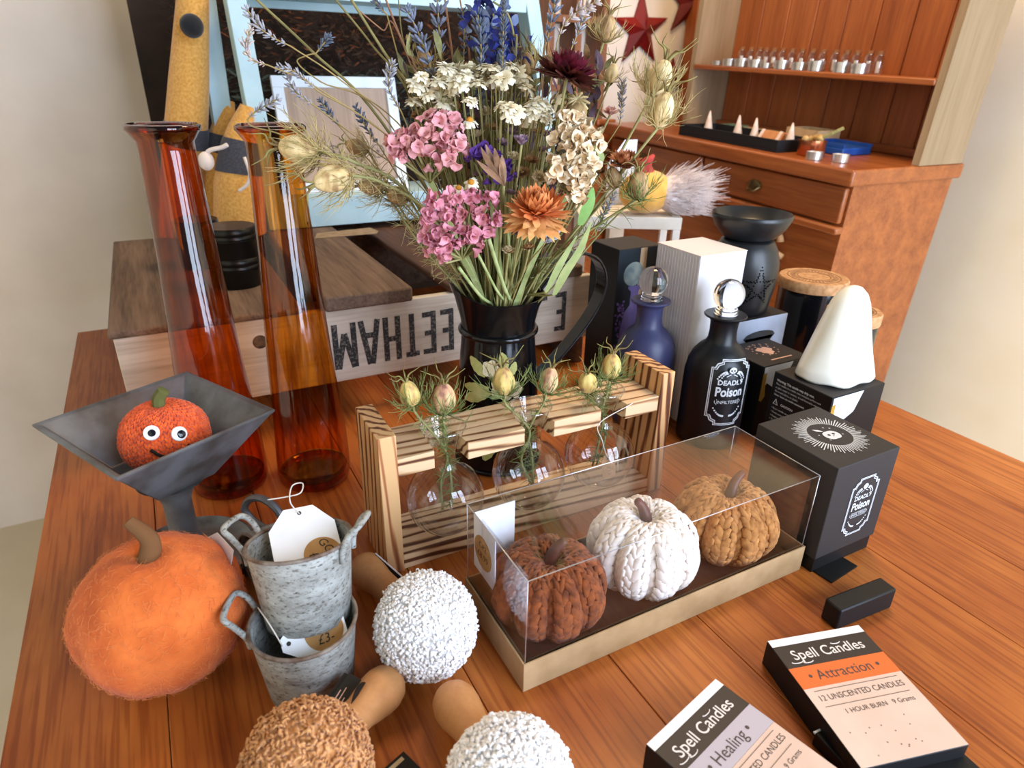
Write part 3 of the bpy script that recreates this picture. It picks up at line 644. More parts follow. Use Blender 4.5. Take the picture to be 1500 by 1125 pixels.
sk = obj('round_sticker', M().lathe([(0, 0), (.0185, 0), (.0185, .0004), (0, .0004)], 36, Matrix.Translation((.2204, .4585, .079)) @ Matrix.Rotation(-pi/2, 4, 'Y')), kraft, wc)
t = M(); mt = basis((.2198, .4585, .079), (0, -1, 0), (0, 0, 1)) @ Matrix.Rotation(-pi/2*0+2.8*0, 4, 'Z')
t.text('\u00a38.99', .0105, mt @ Matrix.Translation((0, -.004, 0)), 0, shear=.1); t.text('CP2', .0095, mt @ Matrix.Translation((0, .008, 0)), 0, shear=.1)
obj('handwritten_price', t, pen, sk, smooth=0)
ch_r = mat('rust_chenille', '#9c5220', '#5c2b0e', .85, scale=130, sheen=.1, lo=.3, hi=.7); ch_t = mat('tan_chenille', '#cf9250', '#975f27', .85, scale=130, sheen=.1, lo=.3, hi=.7); ch_w = mat('ivory_chenille', '#faf2e8', '#ece0d2', .9, scale=130, sheen=.5)
stk = mat('brown_resin_stalk', '#6a3526', '#4b2419', .5, scale=40)
for nm, cx, cy, rx, rz, mt_, lb, sr, lean in (('rust', .2730, .4205, .0560, .0430, ch_r, 'rust brown knitted pumpkin at the left in the plastic box', 9, (.01, -.002)), ('ivory', .3895, .4205, .0570, .0490, ch_w, 'ivory white knitted pumpkin in the middle of the plastic box', 9, (-.006, .004)), ('tan', .5065, .4205, .0565, .0450, ch_t, 'golden tan knitted pumpkin at the right in the plastic box', 9, (.014, .002))):
    o = thing('chenille_pumpkin', lb, 'pumpkin', (cx, cy, .0031))
    m = M(); knit_ball(m, 0, rx, rz, 22, 13, sr, .15, 1.12, TRS((cx, cy, .004+rz)), True, .36)
    obj('knitted_body', m, mt_, o, smooth=180)
    top = .004+rz*1.45
    obj('stalk', M().tube(bez([(cx, cy, top), (cx+lean[0]*.15, cy, top+.014), (cx+lean[0]*.6, cy+lean[1], top+.027), (cx+lean[0]*1.5, cy+lean[1]*2, top+.035)], 6), [.0105]+[.0075-.0002*i for i in range(17)]+[.0035], 9), stk, o, smooth=180)

# ---------------------------------------------------------------- black enamel jug
enam = mat('black_enamel', '#0b0c0e', rough=.16, spec=.35, coat=.15)
JX, JY = .374, .730
jg = thing('enamel_jug', 'black enamel pitcher painted with pale flowers, holding the dried bouquet', 'jug', (JX, JY, 0))
sp = atan2(.4699, -.8825)
def jfn(a, r, z):
    k = max(0, cos(a-sp))
    if z > .2:
        t = min(1, (z-.2)/.047); z = z+t*(.020*k**2-.006*max(0, -cos(a-sp-pi/2*0))+.006*max(0, -cos(a-sp))); r = r+t*.006*k**3
    return (JX+r*cos(a), JY+r*sin(a), z)
pr = [(0, .001), (.052, .001), (.0575, .004), (.0585, .012), (.0580, .04), (.0555, .10), (.0522, .15), (.0490, .188), (.0478, .198), (.0492, .212), (.0540, .232), (.0608, .2465), (.0596, .2475), (.0525, .234), (.0475, .213), (.046, .198), (.0505, .15), (.0565, .04), (.05, .006), (0, .006)]
obj('body', M().lathe(pr, 72, fn=jfn), enam, jg, smooth=60)
obj('neck_ring', M().tube([(JX+.0492*cos(a), JY+.0492*sin(a), .198) for a in [2*pi*i/48 for i in range(48)]], .0042, 10, closed=True), enam, jg, smooth=180)
obj('foot_ring', M().tube([(JX+.0578*cos(a), JY+.0578*sin(a), .005) for a in [2*pi*i/48 for i in range(48)]], .0035, 8, closed=True), enam, jg, smooth=180)
hd = V((1, 0, 0))
hp = [V((JX, JY, 0))+hd*(u if u < .06 else u*1.10)+V((0, 0, z)) for u, z in ((.056, .244), (.078, .272), (.105, .287), (.130, .280), (.146, .258), (.147, .228), (.132, .195), (.106, .162), (.080, .135), (.056, .112))]
obj('handle', M().band(bez(hp, 5), .024, hd.cross(V((0, 0, 1))), .004), enam, jg, bevel=.0015, smooth=60)
# painted flowers on the belly
def on_jug(u, v, z0=.0007):
    "u = angle from the camera side, v = height"
    a = atan2(-JY, -JX)+u; r = .0585
    for (r0, a0), (r1, b0) in zip(pr[3:9], pr[4:10]):
        if a0 <= v <= b0: r = r0+(r1-r0)*(v-a0)/(b0-a0)
    return (JX+(r+z0)*cos(a), JY+(r+z0)*sin(a), v)
pal = mat('painted_cream', '#e3d6b6', '#c9b98f', .4, scale=60); pgr = mat('painted_leaf_green', '#a5a75d', '#c2bb7c', .4, scale=60)
lv = M()
for u, v, L, wd, ang in ((-.30, .150, .034, .0085, 2.45), (-.22, .133, .040, .0075, 3.25), (-.18, .128, .044, .0085, 3.55), (.22, .160, .024, .007, 1.9), (.32, .150, .02, .006, 1.2), (-.1, .06, .035, .009, -1.9), (.35, .07, .03, .008, -.9), (.55, .10, .03, .008, -.2)):
    n = 8; vs = []
    for i in range(n+1):
        t = i/n; ww = wd*sin(pi*min(.98, t*.9+.06))**.7*(1-.12*(i % 2))
        for s in (-1, 1):
            x = t*L*cos(ang)-s*ww*sin(ang); y = t*L*sin(ang)+s*ww*cos(ang); vs.append(on_jug(u+x/.055, v+y))
    lv.add(vs, [(2*i, 2*i+1, 2*i+3, 2*i+2) for i in range(n)])
obj('painted_leaves', lv, pgr, jg)
for u0, v0, r0 in ((-.18, .160, .013), (.15, .135, .019), (.02, .075, .02), (.42, .13, .012)):
    fl = M(); vs = [on_jug(u0, v0, .0009)]
    for i in range(40):
        a = 2*pi*i/40; r = r0*(.78+.22*abs(cos(2.5*a))); vs.append(on_jug(u0+r*cos(a)/.055, v0+r*sin(a), .0009))
    fl.add(vs, [(0, 1+i, 1+(i+1) % 40) for i in range(40)])
    obj('painted_flower', fl, pal, jg)

# ---------------------------------------------------------------- dried bouquet in the jug
J = V((JX, JY, .245))
def to_jug(h, k=.4, sag=.0):
    h = V(h); off = V((h.x-JX, h.y-JY, 0)); l = off.length; u = off.normalized() if l > 1e-4 else V((1, 0, 0))
    m = J+u*min(.040, l*k)+V((R.uniform(-.008, .008), R.uniform(-.008, .008), 0))
    return [h, h.lerp(m, .5)+V((0, 0, sag))+rv(.003), m, V((JX, JY, .13))-u*.02]
G = 'dried flowers in the black jug'
lav_a = mat('lavender_grey_blue', '#83899a', '#5e667a', .85, scale=260); lav_b = mat('lavender_silver', '#aeadb0', '#888792', .85, scale=260); lav_c = mat('lavender_slate', '#646e7e', '#475162', .85, scale=260); lav_d = mat('bleached_lavender', '#cfc0b0', '#a3949a', .85, scale=260)
def lavender(path, mt, label, sz=1., stem=True, sag=.01, extra=None):
    p = bez(path, 14); o = thing('lavender_sprig', label, 'dried flower', p[-1], group=None)
    m = M(); L = [0]
    for a, b in zip(p, p[1:]): L.append(L[-1]+(b-a).length)
    tot = L[-1]; nw = max(4, int(tot/(.0062*sz)))
    for k in range(nw):
        s = tot*k/nw; i = max(j for j in range(len(L)) if L[j] <= s+1e-9); i = min(i, len(p)-2)
        q = p[i].lerp(p[i+1], (s-L[i])/max(1e-6, L[i+1]-L[i])); d = (p[i]-p[i+1]).normalized()
        e = d.orthogonal().normalized(); f = d.cross(e); t = k/nw; w_ = sz*(.55+.45*sin(pi*min(1, t*1.2+.12)))
        for r in range(7):
            a = r*2*pi/7+k*.5+R.uniform(-.25, .25); out = e*cos(a)+f*sin(a); dd = (d*R.uniform(.9, 1.3)+out).normalized()
            l = .0042*w_*R.uniform(.7, 1.25)
            m.ball((0, 0, 0), (.0011*w_, .0011*w_, l), 6, 4, align(dd, q+out*.0014*w_+dd*l*.8+d*R.uniform(-.002, .002)))
    obj('flower_spike', m, mt, o, smooth=180)
    st_ = p+(extra if extra else [])
    tail = (bez([p[-1]]+[V(q) for q in extra], 8) if extra else bez(to_jug(p[-1], .4, sag), 8)) if stem else []
    obj('stem', M().tube(p+tail[1:], .0008, 5), stem_s, o, smooth=180)
    return o
lavender([(0.1173,0.7784,0.5557), (0.1239,0.7748,0.5428), (0.1357,0.7683,0.5322), (0.1517,0.7597,0.524)], lav_b, 'lavender sprig reaching farthest up to the left across the pale blue post', 1.1, extra=[(0.1991,0.7567,0.4934), (0.2767,0.7487,0.4261), (.352, .745, .25), (.38, .72, .14)])
lavender([(0.1141,0.7573,0.5368), (0.1085,0.7604,0.5214), (0.113,0.758,0.5106), (0.1266,0.7505,0.5061)], lav_d, 'curled pale lavender sprig hooked over the pale blue post', .9, extra=[(0.1745,0.7473,0.4843), (0.2658,0.7432,0.4122), (.345, .748, .25), (.38, .72, .14)])
lavender([(0.1366,0.7565,0.5044), (0.1484,0.7501,0.5016), (0.1596,0.744,0.4931), (0.1696,0.7386,0.4832)], lav_b, 'lavender sprig lying along the top edge of the white picture frame', .9, extra=[(0.2189,0.7346,0.4543), (0.2893,0.7419,0.3911), (.35, .75, .25), (.38, .72, .14)])
lavender([(0.1458,0.7629,0.499), (0.1487,0.7613,0.4863), (0.1565,0.7571,0.4774), (0.1681,0.7508,0.4685)], lav_b, 'lavender sprig drooping over the upper left corner of the white picture frame', .9, extra=[(0.2201,0.7453,0.4279), (0.2886,0.7422,0.3695), (.347, .752, .25), (.38, .72, .14)])
lavender([(0.1277,0.7386,0.4754), (0.1181,0.7438,0.4702), (0.1076,0.7495,0.4637), (0.0993,0.754,0.4559)], lav_b, 'silvery lavender sprig touching the rim of the right amber vase', 1.0, extra=[(0.1045,0.7511,0.4495), (0.1395,0.7378,0.4374), (0.2373,0.736,0.3811), (.34, .75, .25), (.38, .72, .14)])
lavender([(0.1912,0.761,0.5328), (0.1858,0.7639,0.5277), (0.1782,0.7681,0.5187)], lav_c, 'short lavender sprig on an arched stem in front of the dark foliage', 1.0, extra=[(0.1685,0.7733,0.516), (0.1603,0.7777,0.5095), (0.1812,0.7721,0.4917), (0.2475,0.7532,0.4515), (.35, .745, .25), (.38, .72, .14)])
lavender([(0.1759,0.7579,0.4735), (0.1825,0.7543,0.4624), (0.1927,0.7488,0.447)], lav_c, 'dark lavender sprig in front of the brown picture', .9)
lavender([(0.2139,0.76,0.4667), (0.2217,0.7558,0.4475), (0.2337,0.7493,0.4279)], lav_c, 'dark lavender sprig right of centre in front of the brown picture', .9)
lavender([(0.2468,0.7308,0.5099), (0.2428,0.733,0.4943), (0.2441,0.7323,0.4825), (0.2534,0.7272,0.4639)], lav_b, 'silver lavender sprig at the right edge of the white picture frame', 1.05)
lavender([(0.2448,0.7774,0.5737), (0.2512,0.7739,0.5651), (0.2578,0.7703,0.5576)], lav_c, 'small lavender tip under the pale blue upper shelf', .9)
lavender([(0.2668,0.7313,0.5594), (0.2759,0.7264,0.5398), (0.2844,0.7217,0.5133), (0.2935,0.7168,0.4724)], lav_a, 'long blue grey lavender sprig rising above the pink statice', 1.5)
lavender([(0.3015,0.7352,0.5837), (0.3021,0.7349,0.559), (0.3028,0.7345,0.5368), (0.3041,0.7338,0.5126)], lav_a, 'thick upright blue grey lavender sprig crossing the upper shelf', 1.65)
lavender([(0.3216,0.6788,0.5555), (0.3234,0.6778,0.5386), (0.3246,0.6772,0.5189), (0.3233,0.6779,0.496)], lav_c, 'slate blue lavender sprig at the centre top in front of the larkspur', 1.35)
lavender([(0.329,0.7317,0.5615), (0.3301,0.7311,0.5409), (0.3291,0.7316,0.5131)], lav_c, 'thin slate lavender sprig left of the blue larkspur', 1.)
lavender([(0.3282,0.6866,0.4855), (0.3288,0.6863,0.4708)], lav_c, 'stub of a slate lavender sprig above the yellow centred daisy', 1.1)
lavender([(0.4054,0.6674,0.5787), (0.4021,0.6693,0.554), (0.3967,0.6722,0.5273)], lav_a, 'upright blue grey lavender sprig behind the burgundy strawflower', 1.35)
lavender([(0.4354,0.6398,0.5705), (0.4194,0.6485,0.5611), (0.4082,0.6545,0.5499), (0.4027,0.6575,0.5335)], lav_d, 'bleached lavender sprig leaning right above the burgundy strawflower', 1.3)
lavender([(0.4323,0.6528,0.5608), (0.4275,0.6554,0.5457), (0.4209,0.659,0.5265)], lav_b, 'pale lavender sprig right of the bleached one', 1.0)
lavender([(0.4837,0.6477,0.4971), (0.4846,0.6472,0.4763), (0.4844,0.6473,0.4535)], lav_b, 'grey lavender sprig left of the right hand nigella pods', 1.0)
lavender([(0.4658,0.6233,0.3805), (0.4576,0.6277,0.3596), (0.4502,0.6317,0.3335)], lav_b, 'grey lavender sprig low on the right above the jug handle', 1.0)
lavender([(0.3671,0.5972,0.3491), (0.3617,0.6001,0.3381)], lav_b, 'stubby lavender head under the orange strawflower', 1.5)
lavender([(0.3397,0.6576,0.5738), (0.3395,0.6577,0.5325), (0.3388,0.6581,0.4759)], lav_c, 'tall thin violet grey salvia spike at the centre of the bouquet', .75)

def grass(path, mt, label, r=.0013, tips=True):
    p = bez(path, 8); o = thing('grass_stem', label, 'dried stem', p[-1])
    obj('stalk', M().tube(p, [r*(.75+.35*i/len(p)) for i in range(len(p))], 6), mt, o, smooth=180)
    return o
olive = mat('olive_dry_stem', '#8c8350', '#6f6a3e', .7, scale=30); pinkst = mat('pinkish_dry_stem', '#b58768', '#93694f', .7, scale=30)
EJ = [(.36, .74, .25), (.385, .715, .14)]
grass([(0.1302,0.8168,0.5711), (0.1809,0.7893,0.5192), (0.2409,0.7568,0.4514)]+EJ, olive, 'thick olive stem running from upper left to the jug in front of the picture frame', .0017)
grass([(0.208,0.7974,0.5743), (0.2419,0.779,0.5287), (0.2818,0.7573,0.4652)]+EJ, olive, 'tan stem crossing the dark foliage left of the pink statice', .0013)
grass([(0.2205,0.7792,0.5736), (0.2512,0.7625,0.5195), (0.2976,0.7373,0.4411)]+EJ, olive, 'thick tan stem beside the silver lavender sprig', .0018)
grass([(0.2335,0.7949,0.5629), (0.2557,0.7829,0.5439), (0.2759,0.7719,0.5277)]+EJ, pinkst, 'thin pinkish twig joining a taller pink stem', .0009)
grass([(0.2595,0.7808,0.5761), (0.2759,0.7719,0.5284), (0.2917,0.7633,0.4897)]+EJ, pinkst, 'pink stem rising to the upper shelf left of the long lavender', .0014)
grass([(0.2757,0.7834,0.5773), (0.2794,0.7814,0.5301), (0.2974,0.7716,0.4717)]+EJ, olive, 'thin pale stem beside the pink stem', .0009)
grass([(0.3199,0.7594,0.5782), (0.3249,0.7567,0.535), (0.3295,0.7541,0.4938)]+EJ, pinkst, 'rosy stem behind the thick lavender sprig', .0013)
grass([(0.3342,0.7516,0.5784), (0.3396,0.7487,0.542), (0.3446,0.746,0.5011)]+EJ, pinkst, 'rosy stem left of the blue larkspur', .0011)
grass([(0.3437,0.6896,0.5694), (0.3561,0.6829,0.5599), (0.3625,0.6793,0.5403), (0.3637,0.6787,0.5084)]+EJ, olive, 'curved green stem with fine hooks right of the larkspur', .0013)
grass([(0.4103,0.6876,0.5781), (0.4053,0.6902,0.516), (0.401,0.6926,0.4387)]+EJ, pinkst, 'rosy stem left of the burgundy strawflower', .0011)
grass([(0.3743,0.6388,0.4766), (0.3646,0.6327,0.4237), (0.3532,0.6275,0.3758)]+EJ, olive, 'slim olive stem passing behind the orange strawflower', .0011)
grass([(0.4837,0.5908,0.3908), (0.4529,0.6189,0.3437), (0.416,0.6503,0.2792), (.39, .715, .2), (.375, .73, .14)], olive, 'olive stem on the right pointing towards the mustard gnome', .0013)

# strawflowers
def strawflower(ctr, axis, r, rings, cols, label, stem=True, curve=.5, core=None, name='strawflower'):
    ctr = V(ctr); o = thing(name, label, 'dried flower', ctr); mx = align(axis, ctr)
    for gi, (mt, k0, k1) in enumerate(cols):
        m = M()
        for k in range(k0, k1):
            t = k/(rings-1); n = int(20+12*t); el = radians(80-100*t*curve); L = r*(.62+.40*t)
            for i in range(n):
                a = 2*pi*(i+.5*(k % 2))/n+R.uniform(-.06, .06); ee = el+R.uniform(-.1, .1); l = L*R.uniform(.88, 1.1); w_ = r*(.10+.045*t)
                d = V((cos(a), sin(a), 0)); side = V((-sin(a), cos(a), 0)); pts = []
                for j in range(5):
                    u = j/4; e2 = ee+.35*u*u*(1-t)
                    pts.append((d*cos(e2)*l*u+V((0, 0, sin(e2)*l*u))+d*r*.05))
                ws = [w_*q for q in (.35, .85, 1.0, .8, .08)]
                vv = M().strip(pts, ws, Quaternion(d, R.uniform(-.55, .55)) @ side); cup = [V(p) for p in vv.v]
                m.add(cup, vv.f, mx)
        obj('petals' if gi == 0 else ('inner_petals' if gi == 1 else 'outer_petals'), m, mt, o, smooth=180)
    if core: obj('flower_centre', M().ball((0, 0, r*.12), (r*.30, r*.30, r*.22), 16, 10, mx), core, o, smooth=180)
    if stem: obj('stem', M().tube(bez(to_jug(ctr, .5), 8), .0014, 6), stem_g, o, smooth=180)
    return o
or_o = mat('orange_straw_petal', '#dd7a3c', '#e79a5e', .6, scale=90); or_y = mat('apricot_straw_petal', '#ecb877', '#e2a05c', .6, scale=90)
bu = mat('burgundy_straw_petal', '#7a1a30', '#4a1522', .55, scale=90); bu2 = mat('rust_base_petal', '#6b2d22', '#3a1514', .6, scale=90)
strawflower((0.3423,0.5822,0.3757), V((.05, .05, 1))+TOCAM*.42, .0355, 8, [(or_o, 0, 6), (or_y, 6, 8)], 'big orange strawflower in the middle of the bouquet', True, 1.0, mat('orange_centre', '#b8561f', rough=.9))
strawflower((0.3867,0.6093,0.5014), V((.15, .1, 1))+CAMR*.25+TOCAM*.15, .0335, 8, [(bu, 0, 6), (bu2, 6, 8)], 'dark burgundy strawflower at the top right of the bouquet', True, .85)
strawflower((0.4741,0.6529,0.4633), TOCAM*.4+V((0, 0, 1)), .0105, 4, [(mat('pink_straw_petal', '#d99a92', '#e8c7b4', .6, scale=150), 0, 4)], 'tiny pink and white strawflower bud on the right of the bouquet', True, .5)
strawflower((0.3384,0.6128,0.4384), TOCAM*.3+V((0, 0, 1)), .0110, 4, [(mat('mauve_bud_petal', '#a78592', '#8d7f96', .6, scale=150), 0, 4)], 'mauve strawflower bud with a pink base above the orange strawflower', True, .35)
strawflower((0.4558,0.5946,0.4154), TOCAM*.4+V((0, 0, 1)), .0200, 5, [(mat('rust_straw_petal', '#c07a4e', '#a8653c', .6, scale=90), 0, 5)], 'faded rust strawflower at the right beside the mustard gnome', True, .6)

# statice
def statice(spots, r, mt, mc, label, per=9, fsz=.0062, spread=.011, ctr=None):
    ctr = V(ctr if ctr else spots[0]); o = thing('statice', label, 'dried flower', ctr); m = M(); g = M()
    for s in spots:
        s = V(s); cl_ = M()
        for k in range(per):
            d = (rv()+TOCAM*.75+V((0, 0, .5))).normalized(); p = s+d*spread*R.uniform(.5, 1.)+rv(.0015); ax = (d+rv(.35)).normalized(); mx = align(ax, p, R.uniform(0, 6)); n = 12; z = fsz*R.uniform(.75, 1.2)
            vs = []
            for j, (rr, zz) in enumerate(((.12, -.7), (.45, -.1), (.85, .35), (1.15, .45))):
                for i in range(n):
                    a = 2*pi*i/n; q = 1+.10*sin(3*a+k)*j/3+R.uniform(-.13, .13)*j/3; vs.append((rr*z*q*cos(a), rr*z*q*sin(a), z*(zz+.16*j/3*sin(7*a+1+k)+R.uniform(-.22, .22)*j/3)))
            fs = [(j*n+i, j*n+(i+1) % n, (j+1)*n+(i+1) % n, (j+1)*n+i) for j in range(3) for i in range(n)]
            m.add(vs, fs, mx)
        g.tube(bez([s-V((0, 0, .004)), s.lerp(ctr, .45)-V((0, 0, .018)), ctr-V((0, 0, .035))], 5), .0012, 5)
    obj('flower_clusters', m, mt, o, smooth=180); b = ctr-V((0, 0, .033))
    obj('branching_stalks', g, stem_g, o, smooth=180)
    pth = bez(to_jug(b, .5), 8); obj('winged_stem', M().band(pth, .0062, CAMR, .0014), mc, o, smooth=50)
    return o
pink_a = mat('pink_statice_petal', '#e3a8a6', '#d08a90', .8, scale=120); pink_b = mat('rose_statice_petal', '#dd98a2', '#c8788a', .8, scale=120); creamst = mat('cream_statice_petal', '#efdfc2', '#cfac7f', .8, scale=140, lo=.4, hi=.62); purp = mat('purple_statice_petal', '#6a3f9a', '#4a2870', .8, scale=120)
wing = mat('pale_green_wing_stem', '#b5bf86', '#8f9f60', .7, scale=50)
statice([(0.2258,0.6739,0.4341), (0.237,0.6679,0.4408), (0.2518,0.6598,0.4507), (0.2678,0.6625,0.4567), (0.281,0.6553,0.4538), (0.2417,0.6539,0.4354), (0.255,0.6467,0.4421), (0.2725,0.6486,0.4383), (0.2828,0.643,0.4353), (0.2533,0.6476,0.4247), (0.2701,0.6385,0.425), (0.229,0.6722,0.4257)], .03, pink_a, wing, 'upper pink statice head at the left of the bouquet', 9, .0058, .0105, (0.2598,0.6669,0.4338))
sp_b = [(0.2468,0.617,0.3845), (0.2618,0.6089,0.3914), (0.2807,0.61,0.3887), (0.2956,0.6019,0.3864), (0.2416,0.6198,0.3697), (0.2535,0.6077,0.3737), (0.2704,0.6042,0.373), (0.2853,0.5961,0.372), (0.2999,0.5995,0.3669), (0.24,0.6207,0.3541), (0.2514,0.6088,0.3575), (0.2677,0.6056,0.3547), (0.2456,0.6176,0.3404), (0.2578,0.611,0.3399), (0.2762,0.6011,0.3528), (0.2939,0.6028,0.353), (0.2565,0.6231,0.3274), (0.2834,0.6085,0.3408)]
statice(sp_b, .03, pink_b, wing, 'lower rose pink statice head hanging over the left rim of the black jug', 9, .0050, .0098, (0.276,0.6239,0.3608))
statice([(0.3749,0.593,0.4596), (0.3869,0.5865,0.4586), (0.3707,0.5953,0.4468), (0.3813,0.5838,0.4442), (0.397,0.581,0.4486), (0.4013,0.5786,0.4377), (0.3732,0.5825,0.4317), (0.3851,0.5761,0.4339), (0.363,0.5881,0.4178), (0.3741,0.5821,0.4141), (0.3859,0.5756,0.419), (0.3958,0.5759,0.4218), (0.3795,0.5791,0.4009), (0.3903,0.5733,0.4058), (0.3861,0.5755,0.3922), (0.3653,0.5868,0.4053)], .03, creamst, wing, 'large cream statice head right of centre in the bouquet', 9, .0056, .0105, (0.3892,0.5966,0.4252))
statice([(0.3009,0.6446,0.4233), (0.3114,0.6388,0.4262), (0.3213,0.6335,0.4211), (0.3176,0.6355,0.4102), (0.3277,0.63,0.4036), (0.3343,0.6321,0.4126)], .03, purp, wing, 'purple statice head between the two pink heads and the orange flower', 8, .0048, .009, (0.3208,0.6451,0.4144))

# larkspur
blu = mat('blue_larkspur_petal', '#37459a', '#2a2c68', .7, scale=100); blu2 = mat('faded_larkspur_petal', '#6f84b4', '#8a96b4', .8, scale=100)
o = thing('larkspur', 'deep blue larkspur spike at the top centre of the bouquet', 'dried flower', (0.3445,0.6777,0.508)); m = M(); m2 = M()
for k in range(150):
    t = R.random(); s = V((0.342,0.7019,0.5775)).lerp(V((0.3613,0.6914,0.511)), t)+CAMR*R.gauss(0, .016*(1-.35*abs(t-.5)))+CAMU*R.gauss(0, .004)+CAMF*R.gauss(0, .010)
    d = rv().normalized(); side = d.orthogonal(); q = m if R.random() < (.78 if t > .3 else .35) else m2
    q.strip([s, s+d*.0035+side*.001, s+d*.0075+rv(.001), s+d*.0105+rv(.0015)], [.0012, .0036, .0042, .0016], side.cross(d))
obj('blue_petals', m, blu, o, smooth=180); obj('faded_petals', m2, blu2, o, smooth=180); obj('stem', M().tube(bez([(0.342,0.7019,0.5775), (0.3521,0.6964,0.5468)]+to_jug((0.3613,0.6914,0.511)), 8), .0013, 6), stem_s, o, smooth=180)

# small cream daisies
daisy_m = mat('cream_daisy_petal', '#fbf4de', '#efe2bd', .75, scale=150); daisy_y = mat('yellow_daisy_centre', '#cf8a2a', rough=.9)
def daisy(ctr, axis, r, label, yellow=False, group=None):
    ctr = V(ctr); o = thing('daisy', label, 'dried flower', ctr, group=group); mx = align(axis, ctr); m = M()
    for k, (n, el, L) in enumerate(((14, .05, 1), (12, .45, .85), (9, .9, .6), (6, 1.2, .35))):
        if yellow and k > 1: continue
        for i in range(n):
            a = 2*pi*i/n+k*.2+R.uniform(-.15, .15); d = V((cos(a), sin(a), 0)); e = el+R.uniform(-.25, .2)-(.5 if yellow else 0); l = r*L*R.uniform(.8, 1.15)
            m.strip([d*r*.1, d*cos(e)*l*.55+V((0, 0, sin(e)*l*.55)), d*cos(e-.3)*l+V((0, 0, sin(e-.3)*l))], [r*.10, r*.22, r*.13], V((-sin(a), cos(a), 0)))
    mm = M().add(m.v, m.f, mx); obj('petals', mm, daisy_m, o, smooth=180)
    if yellow: obj('flower_centre', M().ball((0, 0, r*.08), (r*.36, r*.36, r*.3), 12, 8, mx), daisy_y, o, smooth=180)
    obj('stem', M().tube(bez(to_jug(ctr, .35), 6), .0007, 5), stem_g, o, smooth=180)
BUDS = [(p, 0, 0) for p in ((0.3254,0.6881,0.4406), (0.3443,0.6893,0.4472), (0.3521,0.6623,0.4448), (0.371,0.6634,0.4485), (0.379,0.6476,0.446), (0.3392,0.6579,0.4345), (0.3456,0.643,0.4219), (0.3572,0.6253,0.4193), (0.3778,0.6369,0.4284), (0.342,0.7018,0.4639), (0.385,0.6899,0.4747), (0.3869,0.6434,0.4428), (0.3602,0.6123,0.4043), (0.3493,0.6296,0.4074), (0.3342,0.6265,0.3878), (0.4485,0.6327,0.4458), (0.4493,0.6209,0.4256), (0.3082,0.652,0.4045), (0.2865,0.7434,0.4714), (0.278,0.748,0.4585), (0.3021,0.7463,0.4656), (0.315,0.7279,0.4663), (0.4383,0.6155,0.4051), (0.3426,0.6219,0.3449), (0.3331,0.6271,0.326), (0.3527,0.6164,0.3302), (0.4434,0.6582,0.4759), (0.3583,0.7044,0.4846))]
DS = [(0.291,0.7011,0.5018), (0.297,0.6865,0.4969), (0.3003,0.6733,0.4933), (0.3173,0.6868,0.5061), (0.3236,0.6834,0.5024), (0.3316,0.6677,0.5071), (0.3384,0.664,0.5028), (0.3498,0.6692,0.5055), (0.3592,0.6641,0.5031), (0.3649,0.661,0.4994), (0.3382,0.6527,0.4978), (0.3101,0.7021,0.5047), (0.2681,0.7135,0.4916), (0.2766,0.7089,0.482), (0.2894,0.7134,0.4859), (0.2678,0.7251,0.4734), (0.2982,0.6972,0.4844), (0.3003,0.6505,0.4774), (0.3288,0.6237,0.4722), (0.3251,0.6314,0.4737), (0.3354,0.6258,0.4676), (0.3631,0.6278,0.477), (0.3693,0.6245,0.4739), (0.3572,0.6254,0.4682), (0.3646,0.6213,0.4658), (0.3736,0.6221,0.4721), (0.364,0.6501,0.4892), (0.2916,0.7008,0.473), (0.2936,0.694,0.5069), (0.3061,0.6758,0.5009), (0.3264,0.6762,0.5089), (0.3308,0.6567,0.4964), (0.3524,0.6621,0.5094), (0.315,0.6653,0.4935), (0.2833,0.6939,0.494), (0.2948,0.682,0.4879), (0.3571,0.6254,0.472), (0.3695,0.6187,0.4646), (0.3834,0.6225,0.4772), (0.2704,0.7066,0.4988)]
for p in DS: daisy(p, TOCAM*.5+V((0, 0, 1))*.8+rv(.35), .0108*R.uniform(.85, 1.25), 'small cream double daisy among those across the upper bouquet', group='small cream daisies in the bouquet')
BUD = [mat('straw_bud_%s' % k, a, b, .7, scale=120) for k, a, b in (('cream', '#e3d3ad', '#c4a877'), ('tan', '#b98f5f', '#8c6540'), ('mauve', '#a98a92', '#7d6470'))]
BUDM = [('cream', 'small cream dried bud tucked between the bouquet stems', 'cream dried buds in the bouquet'), ('tan', 'small tan dried bud tucked between the bouquet stems', 'tan dried buds in the bouquet'), ('mauve', 'small mauve dried bud tucked between the bouquet stems', 'mauve dried buds in the bouquet')]
for k, (u, v, w_) in enumerate(BUDS):
    p = V(u); o = strawflower(p, V((0, 0, 1))+TOCAM*.5+rv(.3), R.uniform(.0065, .0095), 4, [(BUD[k % 3], 0, 4)], BUDM[k % 3][1], True, .55, name='dried_bud'); o['group'] = BUDM[k % 3][2]
daisy((0.301,0.6558,0.4587), V((0, 0, 1))+TOCAM*.35, .0100, 'cream daisy with an orange yellow centre above the purple statice', True)
daisy((0.3648,0.644,0.4606), V((0, 0, 1))+TOCAM*.25, .0110, 'cream daisy with an orange centre left of the cream statice', True)
daisy((0.2892,0.6281,0.4017), TOCAM+V((0, 0, .6)), .0095, 'small cream daisy between the two pink statice heads', True)
daisy((0.2781,0.6341,0.396), TOCAM+V((.2, 0, .6)), .0090, 'faded tan daisy just above the rose pink statice', True)

